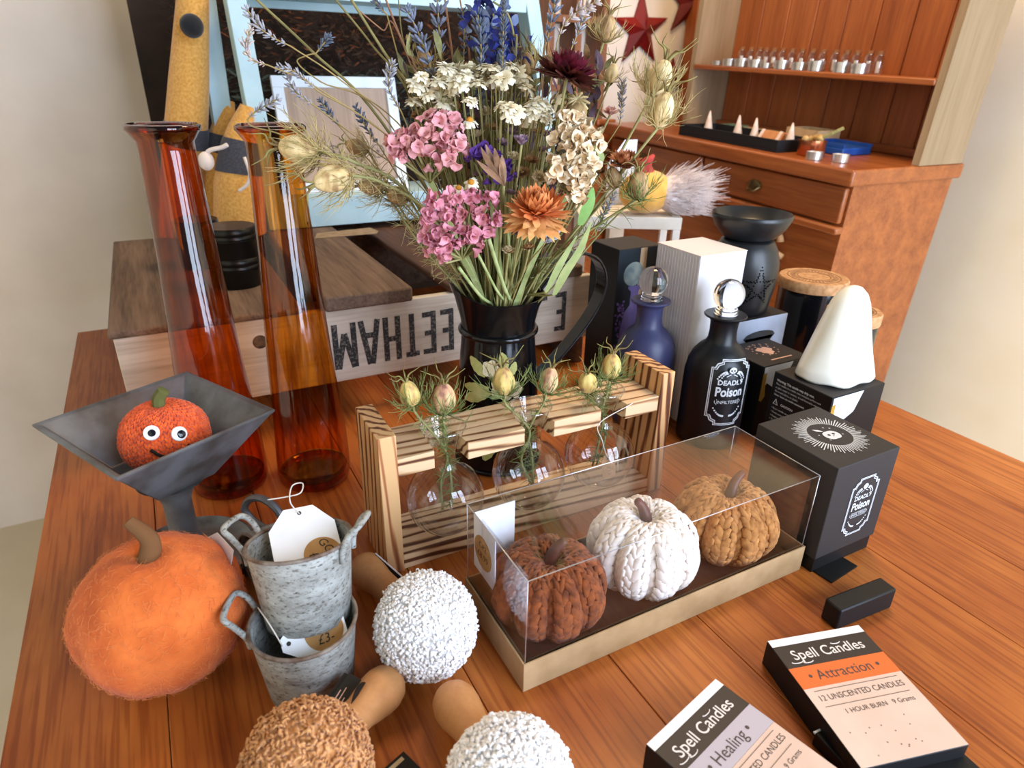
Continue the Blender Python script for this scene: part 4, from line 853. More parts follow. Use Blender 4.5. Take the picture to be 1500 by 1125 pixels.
# poppy head
o = thing('poppy_seed_head', 'dry poppy seed head seen end on below the burgundy strawflower', 'dried seed head', (0.41,0.6251,0.4771)); mx = align(TOCAM+V((0, 0, .3)), (0.41,0.6251,0.4771))
pop = mat('poppy_brown', '#a58a5a', '#6d5636', .8, scale=90)
obj('seed_pod', M().ball((0, 0, -.009), (.0115, .0115, .011), 20, 12, mx), pop, o, smooth=180)
m = M()
for i in range(11):
    a = 2*pi*i/11; m.tube([mx @ V((0, 0, .004)), mx @ V((.007*cos(a), .007*sin(a), .0035)), mx @ V((.0135*cos(a), .0135*sin(a), -.001))], [.0012, .0016, .0012], 5)
obj('crown_rays', m, mat('poppy_crown', '#cbb98a', '#8f7a4c', .8, scale=90), o, smooth=180); obj('stem', M().tube(bez(to_jug(mx @ V((0, 0, -.018)), .4), 8), .0012, 5), stem_s, o, smooth=180)

# nigella pods in the bouquet
def ng(b, ax, size, pm, lb, tm=thr_s, n=46, sprd=1.1, stem=None, horn=1.):
    b = V(b); s = stem if stem else to_jug(b, .45); o = nigella(b, ax, size, pm, tm, lb, s, stem_g, n, sprd, horn)
    if lb.startswith(('largest', 'round', 'brown', 'second', 'faint')):
        m = M(); pp = bez(s, 8); feathery(m, pp[:max(6, int(len(pp)*.62))], .0006, .026, 60); f = obj('feathery_leaf', m, tm, o, smooth=180); f['kind'] = 'stuff'
ng((0.1586,0.7104,0.4281), -CAMR+V((0, 0, .12)), .0170, pod_c, 'largest pale nigella pod, pointing left across the right amber vase', n=46, stem=[(0.1586,0.7104,0.4281), (0.1922,0.7036,0.417), (0.2506,0.7059,0.381), (.345, .745, .25), (.38, .72, .14)])
ng((0.181,0.6869,0.4074), -CAMR*.7+V((0, 0, -.35))+TOCAM*.5, .0158, pod_c, 'round pale nigella pod just right of the right amber vase', n=46, stem=[(0.181,0.6869,0.4074), (0.2158,0.6907,0.3971), (0.2716,0.7003,0.3582), (.347, .74, .25), (.38, .72, .14)])
ng((0.226,0.7194,0.3877), -CAMR*.8+TOCAM*.3, .0115, pod_b, 'brown nigella pod low on the left half hidden in straw threads', n=46)
ng((0.2525,0.7163,0.3756), -CAMR*.5+TOCAM*.5, .0115, pod_b, 'second brown nigella pod nearer the rose pink statice', n=46)
ng((0.2227,0.7553,0.4219), -CAMR*.8+V((0, 0, .3)), .0110, pod_b, 'faint tan nigella pod behind the pale ones on the left', n=30)
ng((0.4878,0.5999,0.4847), CAMR*.35+V((0, 0, 1)), .0150, pod_c, 'rear cream nigella pod at the far right of the bouquet', n=46, horn=1.2)
ng((0.47,0.5641,0.4549), CAMR*.18+V((0, 0, 1)), .0145, pod_c, 'front cream nigella pod with a violet stripe at the far right of the bouquet', n=46, horn=1.2)
ng((0.4712,0.6545,0.4955), V((.2, 0, 1)), .0085, pod_c, 'small pale open nigella pod on a thin stem right of the burgundy strawflower', n=24, horn=1.5)
ng((0.474,0.6757,0.5365), CAMR*.2+V((0, 0, 1)), .0115, pod_b, 'blurred tan nigella pod high on the right in front of the red star', n=34)
ng((0.4647,0.5784,0.3821), -CAMR*.1+V((0, 0, 1))+TOCAM*.3, .0130, pod_b, 'brown nigella pod low on the right in front of the mustard gnome', n=46, tm=thr_g)
ng((0.4491,0.5982,0.3924), -CAMR*.3+V((0, 0, 1)), .0095, pod_b, 'smaller brown nigella pod beside the faded rust strawflower', n=34)
ng((0.3827,0.6798,0.5021), V((-.2, 0, 1)), .0095, pod_b, 'open straw coloured nigella skeleton left of the burgundy strawflower', n=46, sprd=1.5)
ng((0.3006,0.7699,0.5058), V((-.2, 0, 1)), .0095, pod_b, 'tan nigella pod behind the long lavender sprig', n=26)

# brown seed pod, leaves and green filler
leaf_d = mat('dry_olive_leaf', '#8f8a58', '#55522f', .8, scale=60); leaf_b = mat('dry_brown_leaf', '#a5835a', '#674f36', .8, scale=60); leaf_g = mat('pale_green_leaf', '#9fa66a', '#7d8a52', .7, scale=40); leaf_v = mat('violet_brown_leaf', '#6d5560', '#453b46', .8, scale=60)
def leaf(m, p, d, L, w_, side, twist=.8, n=7, curlv=None):
    p = V(p); d = V(d).normalized(); side = V(side).normalized(); pts = []; ws = []; sd = []; cv = curlv if curlv is not None else rv(.12)
    for i in range(n+1):
        t = i/n; pts.append(p); ws.append(w_*sin(pi*(.06+.92*t))**.8); sd.append(Quaternion(d, twist*t) @ side)
        d = (d+cv*.5).normalized(); p = p+d*L/n
    k = len(m.v); m.strip(pts, ws, sd)
    return pts
def sidev(d): return V(d).cross(rv()).normalized()
o = thing('seed_pod_leaf', 'brown papery split seed pod leaning left of the orange strawflower', 'dried seed head', (0.3143,0.6088,0.4029)); m = M()
for k, (a, b) in enumerate((((738,270), (702,222)), ((738,270), (712,218)), ((740,268), (722,220)), ((742,266), (738,225)))): pass
b0 = V((0.3162,0.6078,0.4003))
for e in ((0.2911,0.6157,0.433), (0.3014,0.6215,0.436), (0.3063,0.6131,0.4341), (0.3164,0.6134,0.4286), (0.2907,0.6102,0.4253)):
    leaf(m, b0, V(e)-b0, (V(e)-b0).length*1.05, .0042, CAMR+rv(.3), .5, 7, rv(.05))
obj('papery_valves', m, mat('papery_brown', '#a07a5c', '#74553f', .7, scale=80), o, smooth=180); obj('stem', M().tube(bez(to_jug(b0, .5), 8), .0016, 6), stem_g, o, smooth=180)
for lb, path, w_, mt in (('long pale green leaf with a curled edge on the right of the bouquet', [(0.3949,0.6276,0.2697), (0.4022,0.618,0.2974), (0.4158,0.6106,0.3253), (0.4277,0.6098,0.3551)], .0065, leaf_g), ('narrow pale green leaf beside the long curled leaf', [(0.3811,0.6237,0.2758), (0.3949,0.6163,0.3106), (0.4117,0.6128,0.3406)], .0050, leaf_g), ('green oval leaf below the cream statice', [(0.4059,0.5989,0.3551), (0.4096,0.5912,0.3779), (0.4124,0.5897,0.3956)], .0075, mat('bright_green_leaf', '#6d9a4c', '#8aa860', .7, scale=40)), ('folded grey green leaf right of the cream statice', [(0.4109,0.5848,0.4135), (0.4137,0.5833,0.4284), (0.4069,0.587,0.4388)], .006, leaf_g)):
    p = bez(path, 6); k = len(p)
    tail = [p[0], V((JX+.02, JY-.015, .235)), V((JX, JY, .15))]
    lf = thing('leaf', lb, 'leaf', p[0]); obj('blade', M().strip(p, [w_*sin(pi*(.08+.88*i/(k-1)))**.7 for i in range(k)], [Quaternion((p[-1]-p[0]).normalized(), .9*i/k) @ CAMR for i in range(k)]), mt, lf, smooth=180)
    obj('leaf_stalk', M().tube(bez(tail, 6), .0012, 5), stem_g, lf, smooth=180)
fil = M(); fil2 = M(); fil3 = M(); stm = M(); fea = M()
for k in range(1150):
    # leaves inside the cone of the bouquet
    t = R.random()**.9; u = R.uniform(-1, 1); v_ = R.uniform(-1, 1)
    base = J+V((0, 0, -.03)); top = V((0.3754,0.6951,0.4534)) if False else J+V((.012, .0, .255))
    q = base.lerp(top, t); rad = (.030+.085*t**.9)
    p = q+CAMR*u*rad+CAMF*(v_*.75)*rad*.8
    d = (p-(base-V((0, 0, .10)))).normalized()+rv(.35)
    mq = R.choice((fil, fil, fil2, fil3)) 
    leaf(mq, p, d, R.uniform(.012, .032), R.uniform(.0016, .0054), sidev(d), R.uniform(-2.5, 2.5), 6)
for k in range(70):
    t = R.uniform(.4, .95); u = R.uniform(-1, 1); v_ = R.uniform(-1, 1); h = J+V((0, 0, .255*t))+CAMR*u*(.03+.085*t)+CAMF*v_*(.03+.07*t)
    stm.tube(bez(to_jug(h, .45), 5), R.uniform(.0005, .0012), 4)
for k in range(36):
    a = R.uniform(-1, 1); h = J+CAMR*a*.055-CAMF*R.uniform(0, .03)+V((0, 0, R.uniform(-.01, .05)))
    pts = bez([h, h+V((0, 0, .02))+rv(.006), h+V((0, 0, .045))+rv(.012)], 6); feathery(fea, pts, .00035, .013, 14)
for nm, mq, mt, lb in (('bouquet_leaf_filler', fil, leaf_d, 'mass of small dry olive leaves between the flowers of the bouquet'), ('bouquet_brown_leaf_filler', fil2, leaf_b, 'mass of small dry brown leaves between the flowers of the bouquet'), ('bouquet_violet_leaf_filler', fil3, leaf_v, 'scattered violet brown dry leaves between the flowers of the bouquet'), ('bouquet_stems', stm, olive, 'bundle of bare green stems running down into the black jug'), ('feathery_greenery', fea, thr_g, 'feathery green threads just above the rim of the black jug')):
    tag(obj(nm, mq, mt, loc=(JX, JY, .15), smooth=180), lb, 'dried foliage', kind='stuff')
for lb, a, b, w_ in (('broad pale green stem standing at the left front of the jug mouth', (0.2769,0.6348,0.3136), (.365, .715, .225), .0024), ('second broad pale green stem at the front of the jug mouth', (0.3007,0.6105,0.3473), (.385, .705, .222), .0028), ('upright pale green stem at the centre of the jug mouth', (0.3206,0.6111,0.3806), (.388, .712, .222), .0020), ('pale stem crossing to the centre of the jug mouth', (0.295,0.625,0.3288), (.383, .708, .222), .0020)):
    b = V(b); p = bez([a, V(a).lerp(b, .5)+V((0, 0, -.004)), b, b-V((0, 0, .06))], 6)
    o = thing('cut_stem', lb, 'dried stem', b); obj('stalk', M().tube(p, w_*.8, 7), wing, o, smooth=180)

# ---------------------------------------------------------------- boxes and bottles on the right
black_b = mat('matt_black_box_card', '#101011', rough=.5, spec=.35); black_side = black_b; charc = mat('charcoal_box_lid_card', '#2e2b2a', rough=.6, spec=.35)
silverp = mat('silver_print', '#d3d7d8', rough=.45); rosep = mat('rose_gold_print', '#e0b3a0', rough=.5); goldp = mat('gold_drip_print', '#c9a545', rough=.35, metal=.4)
greyblue = mat('grey_blue_box_print', '#aeb8cb', '#8d98ae', .5, scale=8)
def carton(name, label, x0, x1, y0, y1, z0, z1, mt, top=None, front=None, left=None, rot=0):
    o = thing(name, label, 'box', ((x0+x1)/2, (y0+y1)/2, z0))
    obj('carton', M().box(x0, x1, y0, y1, z0, z1), mt, o, bevel=.0008)
    e = .0004
    if top: obj('top_panel', M().box(x0+.0006, x1-.0006, y0+.0006, y1-.0006, z1, z1+e), top, o)
    if front: obj('front_panel', M().box(x0+.0006, x1-.0006, y0-e, y0, z0+.0006, z1-.0006), front, o)
    if left: obj('side_panel', M().box(x0-e, x0, y0+.0006, y1-.0006, z0+.0006, z1-.0006), left, o)
    return o
def plaque(w, h, n, ins):
    a, b = w/2-ins, h/2-ins; p = []
    for sx, sy, rev in ((1, 1, 0), (-1, 1, 1), (-1, -1, 0), (1, -1, 1)):
        q = [(sx*a, sy*(b-n)), (sx*(a-n*.35), sy*(b-n)), (sx*(a-n*.55), sy*(b-n*.55)), (sx*(a-n), sy*(b-n*.35)), (sx*(a-n), sy*b)]
        p += q[::-1] if rev else q
    return p
def outline(m, pa, pb, fn):
    n = len(pa); k = 3; va = []; vb = []
    def den(p): 
        out = []
        for i in range(n):
            for j in range(k): t = j/k; out.append((p[i][0]*(1-t)+p[(i+1) % n][0]*t, p[i][1]*(1-t)+p[(i+1) % n][1]*t))
        return out
    a, b = den(pa), den(pb); q = len(a)
    m.add([fn((x, y, 0)) for x, y in a]+[fn((x, y, 0)) for x, y in b], [(i, (i+1) % q, q+(i+1) % q, q+i) for i in range(q)])
def blob(m, fn, cx, cy, pts_fn, n=28):
    m.add([fn((cx, cy, 0))]+[fn((cx+pts_fn(2*pi*i/n)*cos(2*pi*i/n), cy+pts_fn(2*pi*i/n)*sin(2*pi*i/n), 0)) for i in range(n)], [(0, 1+i, 1+(i+1) % n) for i in range(n)])
def poison_label(m, fn, s=1.):
    w, h = .046*s, .078*s
    outline(m, plaque(w, h, .010*s, 0), plaque(w, h, .010*s, .0010*s), fn); outline(m, plaque(w, h, .010*s, .0017*s), plaque(w, h, .010*s, .0025*s), fn)
    blob(m, fn, 0, .0255*s, lambda a: (.0042 if sin(a) > -.4 else .0032)*s)
    f2 = lambda p: fn(p)
    for sg in (-1, 1):
        for k in range(7):
            t = k/6; blob(m, fn, sg*(.007+.008*t)*s, (.024-.008*t**2)*s, lambda a: .0013*s*(1-.3*t), 10)
            blob(m, fn, sg*(.004+.011*t)*s, (-.0275+.009*t**2)*s, lambda a: .0013*s*(1-.3*t), 10)
            blob(m, fn, sg*(.0055+.008*t)*s, (.021-.011*t**2)*s+.0015*s, lambda a: .0009*s, 8)
        m.add([fn(p) for p in ((sg*.001*s, .021*s, 0), (sg*.006*s, .0185*s, 0), (sg*.0062*s, .0193*s, 0), (sg*.0015*s, .0218*s, 0))], [(0, 1, 2, 3)])
    m.text('DEADLY', .0078*s, None, .00018*s, fn=lambda p: fn((p[0], p[1]+.0115*s, 0)))
    m.text('Poison', .0150*s, None, .00042*s, sx=.78, fn=lambda p: fn((p[0], p[1]+.0005*s, 0)))
    for y in (-.0085, -.0145): m.add([fn(p) for p in ((-.013*s, y*s, 0), (.013*s, y*s, 0), (.013*s, (y+.0005)*s, 0), (-.013*s, (y+.0005)*s, 0))], [(0, 1, 2, 3)])
    m.text('UNFILTERED', .0054*s, None, 0, fn=lambda p: fn((p[0], p[1]-.0113*s, 0)))
eyes_m = black_b
def skull_eyes(m, fn, s=1.):
    for sg in (-1, 1): blob(m, fn, sg*.0016*s, .0258*s, lambda a: .0010*s, 10)
    blob(m, fn, 0, .0236*s, lambda a: .0005*s, 8)
crystal = mat('crystal_glass', '#ffffff', rough=.0, trans=1, ior=1.48)
def potion(x, y, label, mt, with_label):
    o = thing('stoppered_bottle', label, 'bottle', (x, y, 0)); H = .1995
    pr = [(0, 0), (.043, 0), (.0462, .003), (.0467, .01), (.0467, .095), (.0462, .112), (.0435, .128), (.038, .141), (.030, .151), (.0228, .157), (.0200, .163), (.0192, .175), (.0198, .188), (.0225, .194), (.0295, .197), (.0300, .1985), (.029, .1998), (.015, .1998), (.015, .19)]
    obj('glass_body', M().lathe(pr, 56, TRS((x, y, 0))), mt, o, smooth=50)
    s = obj('crystal_stopper', M().ball((x, y, .2285), .0220, 32, 20), crystal, o, smooth=180)
    obj('stopper_collar', M().lathe([(.0, .2), (.0165, .2), (.0172, .2015), (.0165, .204), (.0150, .2055), (.0158, .2075), (.014, .210), (0, .210)], 36, TRS((x, y, 0))), crystal, s, smooth=60)
    if with_label:
        a0 = atan2(-y, -x)+.50; r = .0469; zc = .0905
        fn = lambda p: (x+(r+.0002)*cos(a0+p[0]/r), y+(r+.0002)*sin(a0+p[0]/r), zc+p[1]+.006)
        m = M(); poison_label(m, fn, 1.34); lb = obj('label_print', m, silverp, o, smooth=0)
        m = M(); skull_eyes(m, lambda p: (x+(r+.0005)*cos(a0+p[0]/r), y+(r+.0005)*sin(a0+p[0]/r), zc+p[1]+.006), 1.34); obj('skull_eyes', m, eyes_m, lb, smooth=0)
    return o
potion(.6915, .6385, 'matt black bottle with white poison label and crystal ball stopper', mat('matt_black_glass', '#111316', rough=.38), True)
potion(.636, .7365, 'dark violet blue bottle with crystal ball stopper behind the wooden stand', mat('matt_violet_glass', '#383a5c', '#2d2e50', .42, scale=8), False)
# photo printed carton
o = carton('photo_carton', 'tall black carton printed with lavender and a violet bottle, left of the white carton', .634, .7205, .822, .898, 0, .256, black_b, charc, mat('teal_black_print', '#1c2b33', '#14191d', .4, scale=12))
f = lambda p: (.677+p[0], .8214, p[1])
m = M(); m.box(.677, .690, .8212, .8213, .13, .2555); obj('printed_candle', m, mat('printed_beige', '#c9ab86', rough=.5), o)
m = M(); g2 = lambda p: (p[0], .8211, p[1])
m.add([(.640+a*.001, .8211, b*.001) for a, b in ((8, 20), (60, 20), (60, 120), (52, 150), (40, 162), (40, 185), (46, 190), (46, 194), (18, 194), (18, 190), (24, 185), (24, 162), (14, 150), (8, 120))], [tuple(range(14))])
obj('printed_bottle', m, mat('printed_violet', '#7a6a9c', '#5a4f88', .5, scale=30), o, smooth=0)
m = M(); blob(m, g2, .6665, .214, lambda a: .020, 32); obj('printed_stopper', m, mat('printed_glass_grey', '#9aa59c', '#6f7f80', .5, scale=60), o)
m = M()
for k in range(60): blob(m, lambda p: (p[0], .8209, p[1]), R.uniform(.636, .652), R.uniform(.03, .17), lambda a: R.uniform(.0015, .0032), 8)
obj('printed_lavender', m, mat('printed_lavender', '#8d6fb8', '#5c4488', .5, scale=80), o)
t = M().text('Aroma', .012, Matrix.Translation((.68, .86, .2567)), .0, shear=.2); obj('top_lettering', t, blush, o, smooth=0) if False else None
white_c = mat('white_corrugated_card', '#e9e7ea', '#dedce2', .7, scale=12); grey_c = mat('ribbed_white_card', '#dcdbe2', rough=.7)
o = carton('white_carton', 'tall plain white carton right of the black lavender carton', .6815, .7725, .692, .788, 0, .2705, white_c)
m = M()
for k in range(15): m.box(.6811, .6815, .694+k*.0063, .6965+k*.0063, .002, .268)
obj('corrugation_ribs', m, grey_c, o)
obj('lid_seam', M().box(.681, .773, .6915, .7885, .2705, .2713), mat('warm_white_card', '#e6dcdb', rough=.7), o)
# oil burner on its carton
o = carton('burner_carton', 'low grey blue and black carton under the black oil burner', .778, .905, .702, .828, 0, .150, greyblue, charc)
m = M(); blob(m, lambda p: (p[0], .7012, p[1]), .845, .118, lambda a: 1/sqrt((cos(a)/.036)**2+(sin(a)/.010)**2), 36); m.add([(.812, .7012, .117), (.878, .7012, .117), (.866, .7012, .098), (.824, .7012, .098)], [(0, 1, 2, 3)])
obj('printed_bowl', m, mat('printed_black_bowl', '#22262b', '#3a4048', .5, scale=40), o)
bxx, bxy, bz = .842, .757, .1506
blk_c = mat('black_glazed_ceramic', '#17191b', rough=.36, spec=.6)
o = thing('oil_burner', 'black ceramic oil burner with a pierced star and a shallow bowl on top', 'oil burner', (bxx, bxy, bz))
pr = [(0, 0), (.046, 0), (.049, .004), (.0505, .02), (.0545, .045), (.0560, .065), (.0545, .085), (.049, .104), (.042, .116), (.039, .119), (0, .119)]
obj('pierced_body', M().lathe(pr, 64, TRS((bxx, bxy, bz))), blk_c, o, smooth=60)
obj('oil_bowl', M().lathe([(0, .1195), (.036, .1195), (.043, .124), (.055, .138), (.0620, .153), (.0630, .158), (.0612, .1605), (.0585, .157), (.050, .144), (.035, .134), (0, .132)], 64, TRS((bxx, bxy, bz))), blk_c, o, smooth=60)
def brad(z): 
    for (r0, a), (r1, b) in zip(pr[1:], pr[2:]):
        if a <= z <= b: return r0+(r1-r0)*(z-a)/max(1e-6, b-a)
    return .05
a0 = atan2(-bxy, -bxx)+.55; m = M(); seen = []
for k in range(5):
    A = pi/2+k*2*pi/5; B = A+2*pi*2/5
    for off in (0, .0035):
        for j in range(13):
            t = j/12; q = (.033-off*1.3); x = q*(cos(A)*(1-t)+cos(B)*t); z = q*(sin(A)*(1-t)+sin(B)*t)
            if all((x-c_[0])**2+(z-c_[1])**2 > .0024**2 for c_ in seen): seen.append((x, z))
for x, z in seen:
    zz = .052+z; r = brad(zz)+.0002; a = a0+x/.055; n_ = V((cos(a), sin(a), 0))
    m.lathe([(0, .0001), (.00125, .0001), (.0013, 0)], 8, align(n_, (bxx+r*cos(a), bxy+r*sin(a), bz+zz)))
obj('star_holes', m, mat('burner_hole_dark', '#020202', rough=1, spec=0), o)
# candle jars with cork lids
cork = mat('cork', '#c8996a', '#a5764a', .85, scale=110, bump=.3); corkink = mat('cork_branding', '#7d5738', rough=.9)
blkgl = mat('black_jar_glass', '#0d0d0f', rough=.12, spec=.6)
for cx, cy, r, h, z0, lb in ((1.005, .742, .055, .172, 0, 'large black candle jar with a branded cork lid behind the ghost'), (.925, .600, .038, .165, 0, 'smaller black candle jar with a cork lid directly behind the white ghost')):
    o = thing('candle_jar', lb, 'candle', (cx, cy, 0))
    obj('glass_jar', M().lathe([(0, 0), (r*.93, 0), (r, .004), (r, h), (r*.95, h), (r*.95, h-.01), (0, h-.01)], 48, TRS((cx, cy, 0))), blkgl, o, smooth=50)
    l = obj('cork_lid', M().lathe([(0, h-.008), (r*.93, h-.008), (r*.93, h+.0005), (r*1.04, h+.0005), (r*1.06, h+.003), (r*1.06, h+.017), (r*1.03, h+.019), (0, h+.019)], 48, TRS((cx, cy, 0))), cork, o, smooth=50)
    m = M(); [m.tube([(cx+rr*r*cos(a), cy+rr*r*sin(a), h+.019) for a in [2*pi*i/40 for i in range(40)]], .0007, 4, closed=True) for rr in (.8, .5)]
    for i in range(40):
        a = 2*pi*i/40; m.box(-.0006, .0006, r*.56, r*.72, h+.019, h+.0194, TRS((cx, cy, 0), z=a))
    obj('branded_ring', m, corkink, l)
# ghost candle cartons
gb = dict(x0=.752, x1=.850, y0=.605, y1=.690, z1=.118)
o = carton('ghost_carton', 'black candle carton with a rose gold ghost splash on its lid, beside the poison bottle', gb['x0'], gb['x1'], gb['y0'], gb['y1'], 0, gb['z1'], black_b, charc)
def gold_front(o, x0, x1, y0, z1):
    m = M(); m.add([(x0+.002, y0-.0006, z1-.001), (x0+.062, y0-.0006, z1-.001), (x0+.050, y0-.0006, z1-.030), (x0+.030, y0-.0006, z1-.040), (x0+.012, y0-.0006, z1-.028), (x0+.004, y0-.0006, z1-.040)], [tuple(range(6))])
    obj('printed_ghost', m, mat('printed_white', '#dfe6ee', rough=.5), o, smooth=0)
    m = M(); m.add([(x0+.001, y0-.0009, z1-.012), (x0+.008, y0-.0009, z1-.010), (x0+.009, y0-.0009, z1-.03), (x0+.012, y0-.0009, z1-.05), (x0+.006, y0-.0009, z1-.058), (x0+.001, y0-.0009, z1-.055)], [tuple(range(6))]); obj('gold_drip', m, goldp, o, smooth=0)
gold_front(o, gb['x0'], gb['x1'], gb['y0'], gb['z1'])
cx, cy = (gb['x0']+gb['x1'])/2+.004, (gb['y0']+gb['y1'])/2; zt = gb['z1']+.0006; f = lambda p: (p[0], p[1], zt)
m = M(); blob(m, f, cx, cy+.004, lambda a: .0135*(1+.14*sin(3*a)+.1*sin(7*a+1)), 40)
for k in range(12): a = k*2*pi/12+.2; blob(m, f, cx+.023*cos(a), cy+.004+.017*sin(a), lambda q: R.uniform(.0008, .0018), 8)
for i, ch in enumerate('GHOST'): a = pi/2+.95-.38*i-.19; m.text(ch, .0075, Matrix.Translation((cx+.030*cos(a), cy+.024*sin(a)+.004, zt)) @ Matrix.Rotation(a-pi/2, 4, 'Z'), .0001)
m.box(cx-.022, cx+.022, cy-.029, cy-.0265, zt-.0001, zt)
obj('lid_print', m, rosep, o, smooth=0)
hb = dict(x0=.735, x1=.842, y0=.476, y1=.572, z1=.128)
o = carton('warning_carton', 'black candle carton with printed warning text, under the white ghost', hb['x0'], hb['x1'], hb['y0'], hb['y1'], 0, hb['z1'], black_b, charc)
gold_front(o, hb['x0'], hb['x1'], hb['y0'], hb['z1'])
t = M(); mt = basis((hb['x0']-.0008, hb['y1']-.007, hb['z1']), (0, -1, 0), (0, 0, 1))
rows = [('Warning: This candle may drip wax.', .0046, .00012), ('Place candle on a stable, heat resistant surface such', .0038, 0), ('as glass, metal or ceramic. Avoid flammable materials', .0038, 0), ('like wood, fabric, or plastic.', .0038, 0), ('Never leave any candle unattended.', .0038, .00005)]
for i, (s_, z_, w_) in enumerate(rows): t.text(s_, z_*1.05, mt @ Matrix.Translation((0, -.010-i*.0055, 0)), w_, align='LEFT', sx=.9)
t.text('CAUTION', .0046, mt @ Matrix.Translation((.014, -.044, 0)), .00012, align='LEFT')
for i, s_ in enumerate(('\u2022 Burn candle on a safe surface', '\u2022 Keep away from drafts', '\u2022 Keep out of reach of children', '\u2022 Trim wick before lighting', '\u2022 Do not burn near fabric')): t.text(s_, .004, mt @ Matrix.Translation((0, -.053-i*.006, 0)), 0, align='LEFT')
outline(t, [(0, -.041+.0035), (.0045, -.0470), (-.0045, -.0470)], [(0, -.041+.0015), (.003, -.0463), (-.003, -.0463)], lambda p: tuple(mt @ V((p[0]+.005, p[1], 0)))); t.text('!', .005, mt @ Matrix.Translation((.005, -.0445, 0)), 0)
obj('warning_print', t, silverp, o, smooth=0)
gm = mat('white_glazed_ceramic', '#f3f1e4', '#ece8d6', .35, scale=20, coat=.3)
gx, gy = .800, .527
o = thing('ceramic_ghost', 'smooth white ceramic ghost ornament on the warning carton at the right edge', 'ornament', (gx, gy, .1286))
def gfn(a, r, z):
    k = 1+.05*sin(5*a)*max(0, 1-z/.05); return (gx+r*k*cos(a), gy+r*k*sin(a)*.8, .1288+z+(0 if z > .004 else .0015*(1+sin(7*a))))
obj('ghost_body', M().lathe([(0, .002), (.055, .0), (.0575, .004), (.054, .018), (.047, .04), (.040, .065), (.0335, .088), (.028, .106), (.0215, .118), (.012, .1265), (.004, .129), (0, .1292)], 48, fn=gfn), gm, o, smooth=180)
# near black cube carton with sunburst lid
X, Y = (.5745, .676), (.3465, .4555); zt = .1385
o = thing('sunburst_carton', 'black cube carton with a silver sunburst on its lid, right of the pumpkin box', 'box', (.625, .40, 0))
obj('carton', M().box(X[0]+.002, X[1]-.002, Y[0]+.002, Y[1]-.002, 0, zt), black_b, o, bevel=.001)
obj('lift_off_lid', M().box(X[0], X[1], Y[0], Y[1], .020, zt+.0006), charc, o, bevel=.001)
cx, cy = (X[0]+X[1])/2+.003, (Y[0]+Y[1])/2-.001; zt += .0011; f = lambda p: (cx+p[0], cy+p[1], zt)
m = M()
for i in range(72):
    a = 2*pi*i/72; r1 = .041 if i % 3 == 0 else (.036 if i % 3 == 1 else .0385); m.add([f((r*cos(a+s/r), r*sin(a+s/r), 0)) for r, s in ((.0245, -.0006), (r1, -.0005), (r1, .0005), (.0245, .0006))], [(0, 1, 2, 3)])
blob(m, f, .001, -.002, lambda a: .0095*(1+.12*abs(cos(a))-.12*(abs(sin(a))**6)), 36)
m.add([f(p) for p in ((-.001, .008, 0), (-.004, .013, 0), (-.010, .0165, 0), (-.0085, .011, 0), (-.004, .008, 0))], [(0, 1, 2, 3, 4)])
for px_, py_ in ((-.013, .004), (.012, .010), (-.010, -.009), (.014, -.006), (.006, .014)):
    m.add([f((px_+r*cos(a), py_+r*sin(a), 0)) for r, a in [((.0017 if k % 2 == 0 else .0005), k*pi/4) for k in range(8)]], [tuple(range(8))])
e = obj('sunburst_print', m, silverp, o, smooth=0)
m = M(); f2 = lambda p: (cx+p[0], cy+p[1], zt+.0003)
for sx_ in (-.0025, .0045): blob(m, f2, sx_, -.001, lambda a: .0018, 12)
blob(m, f2, .001, -.0045, lambda a: .0009, 8); obj('emblem_eyes', m, charc, e, smooth=0)
m = M(); poison_label(m, lambda p: ((X[0]+X[1])/2+.006+p[0], Y[0]-.0006, .076+p[1]), .98); obj('label_print', m, silverp, o, smooth=0)

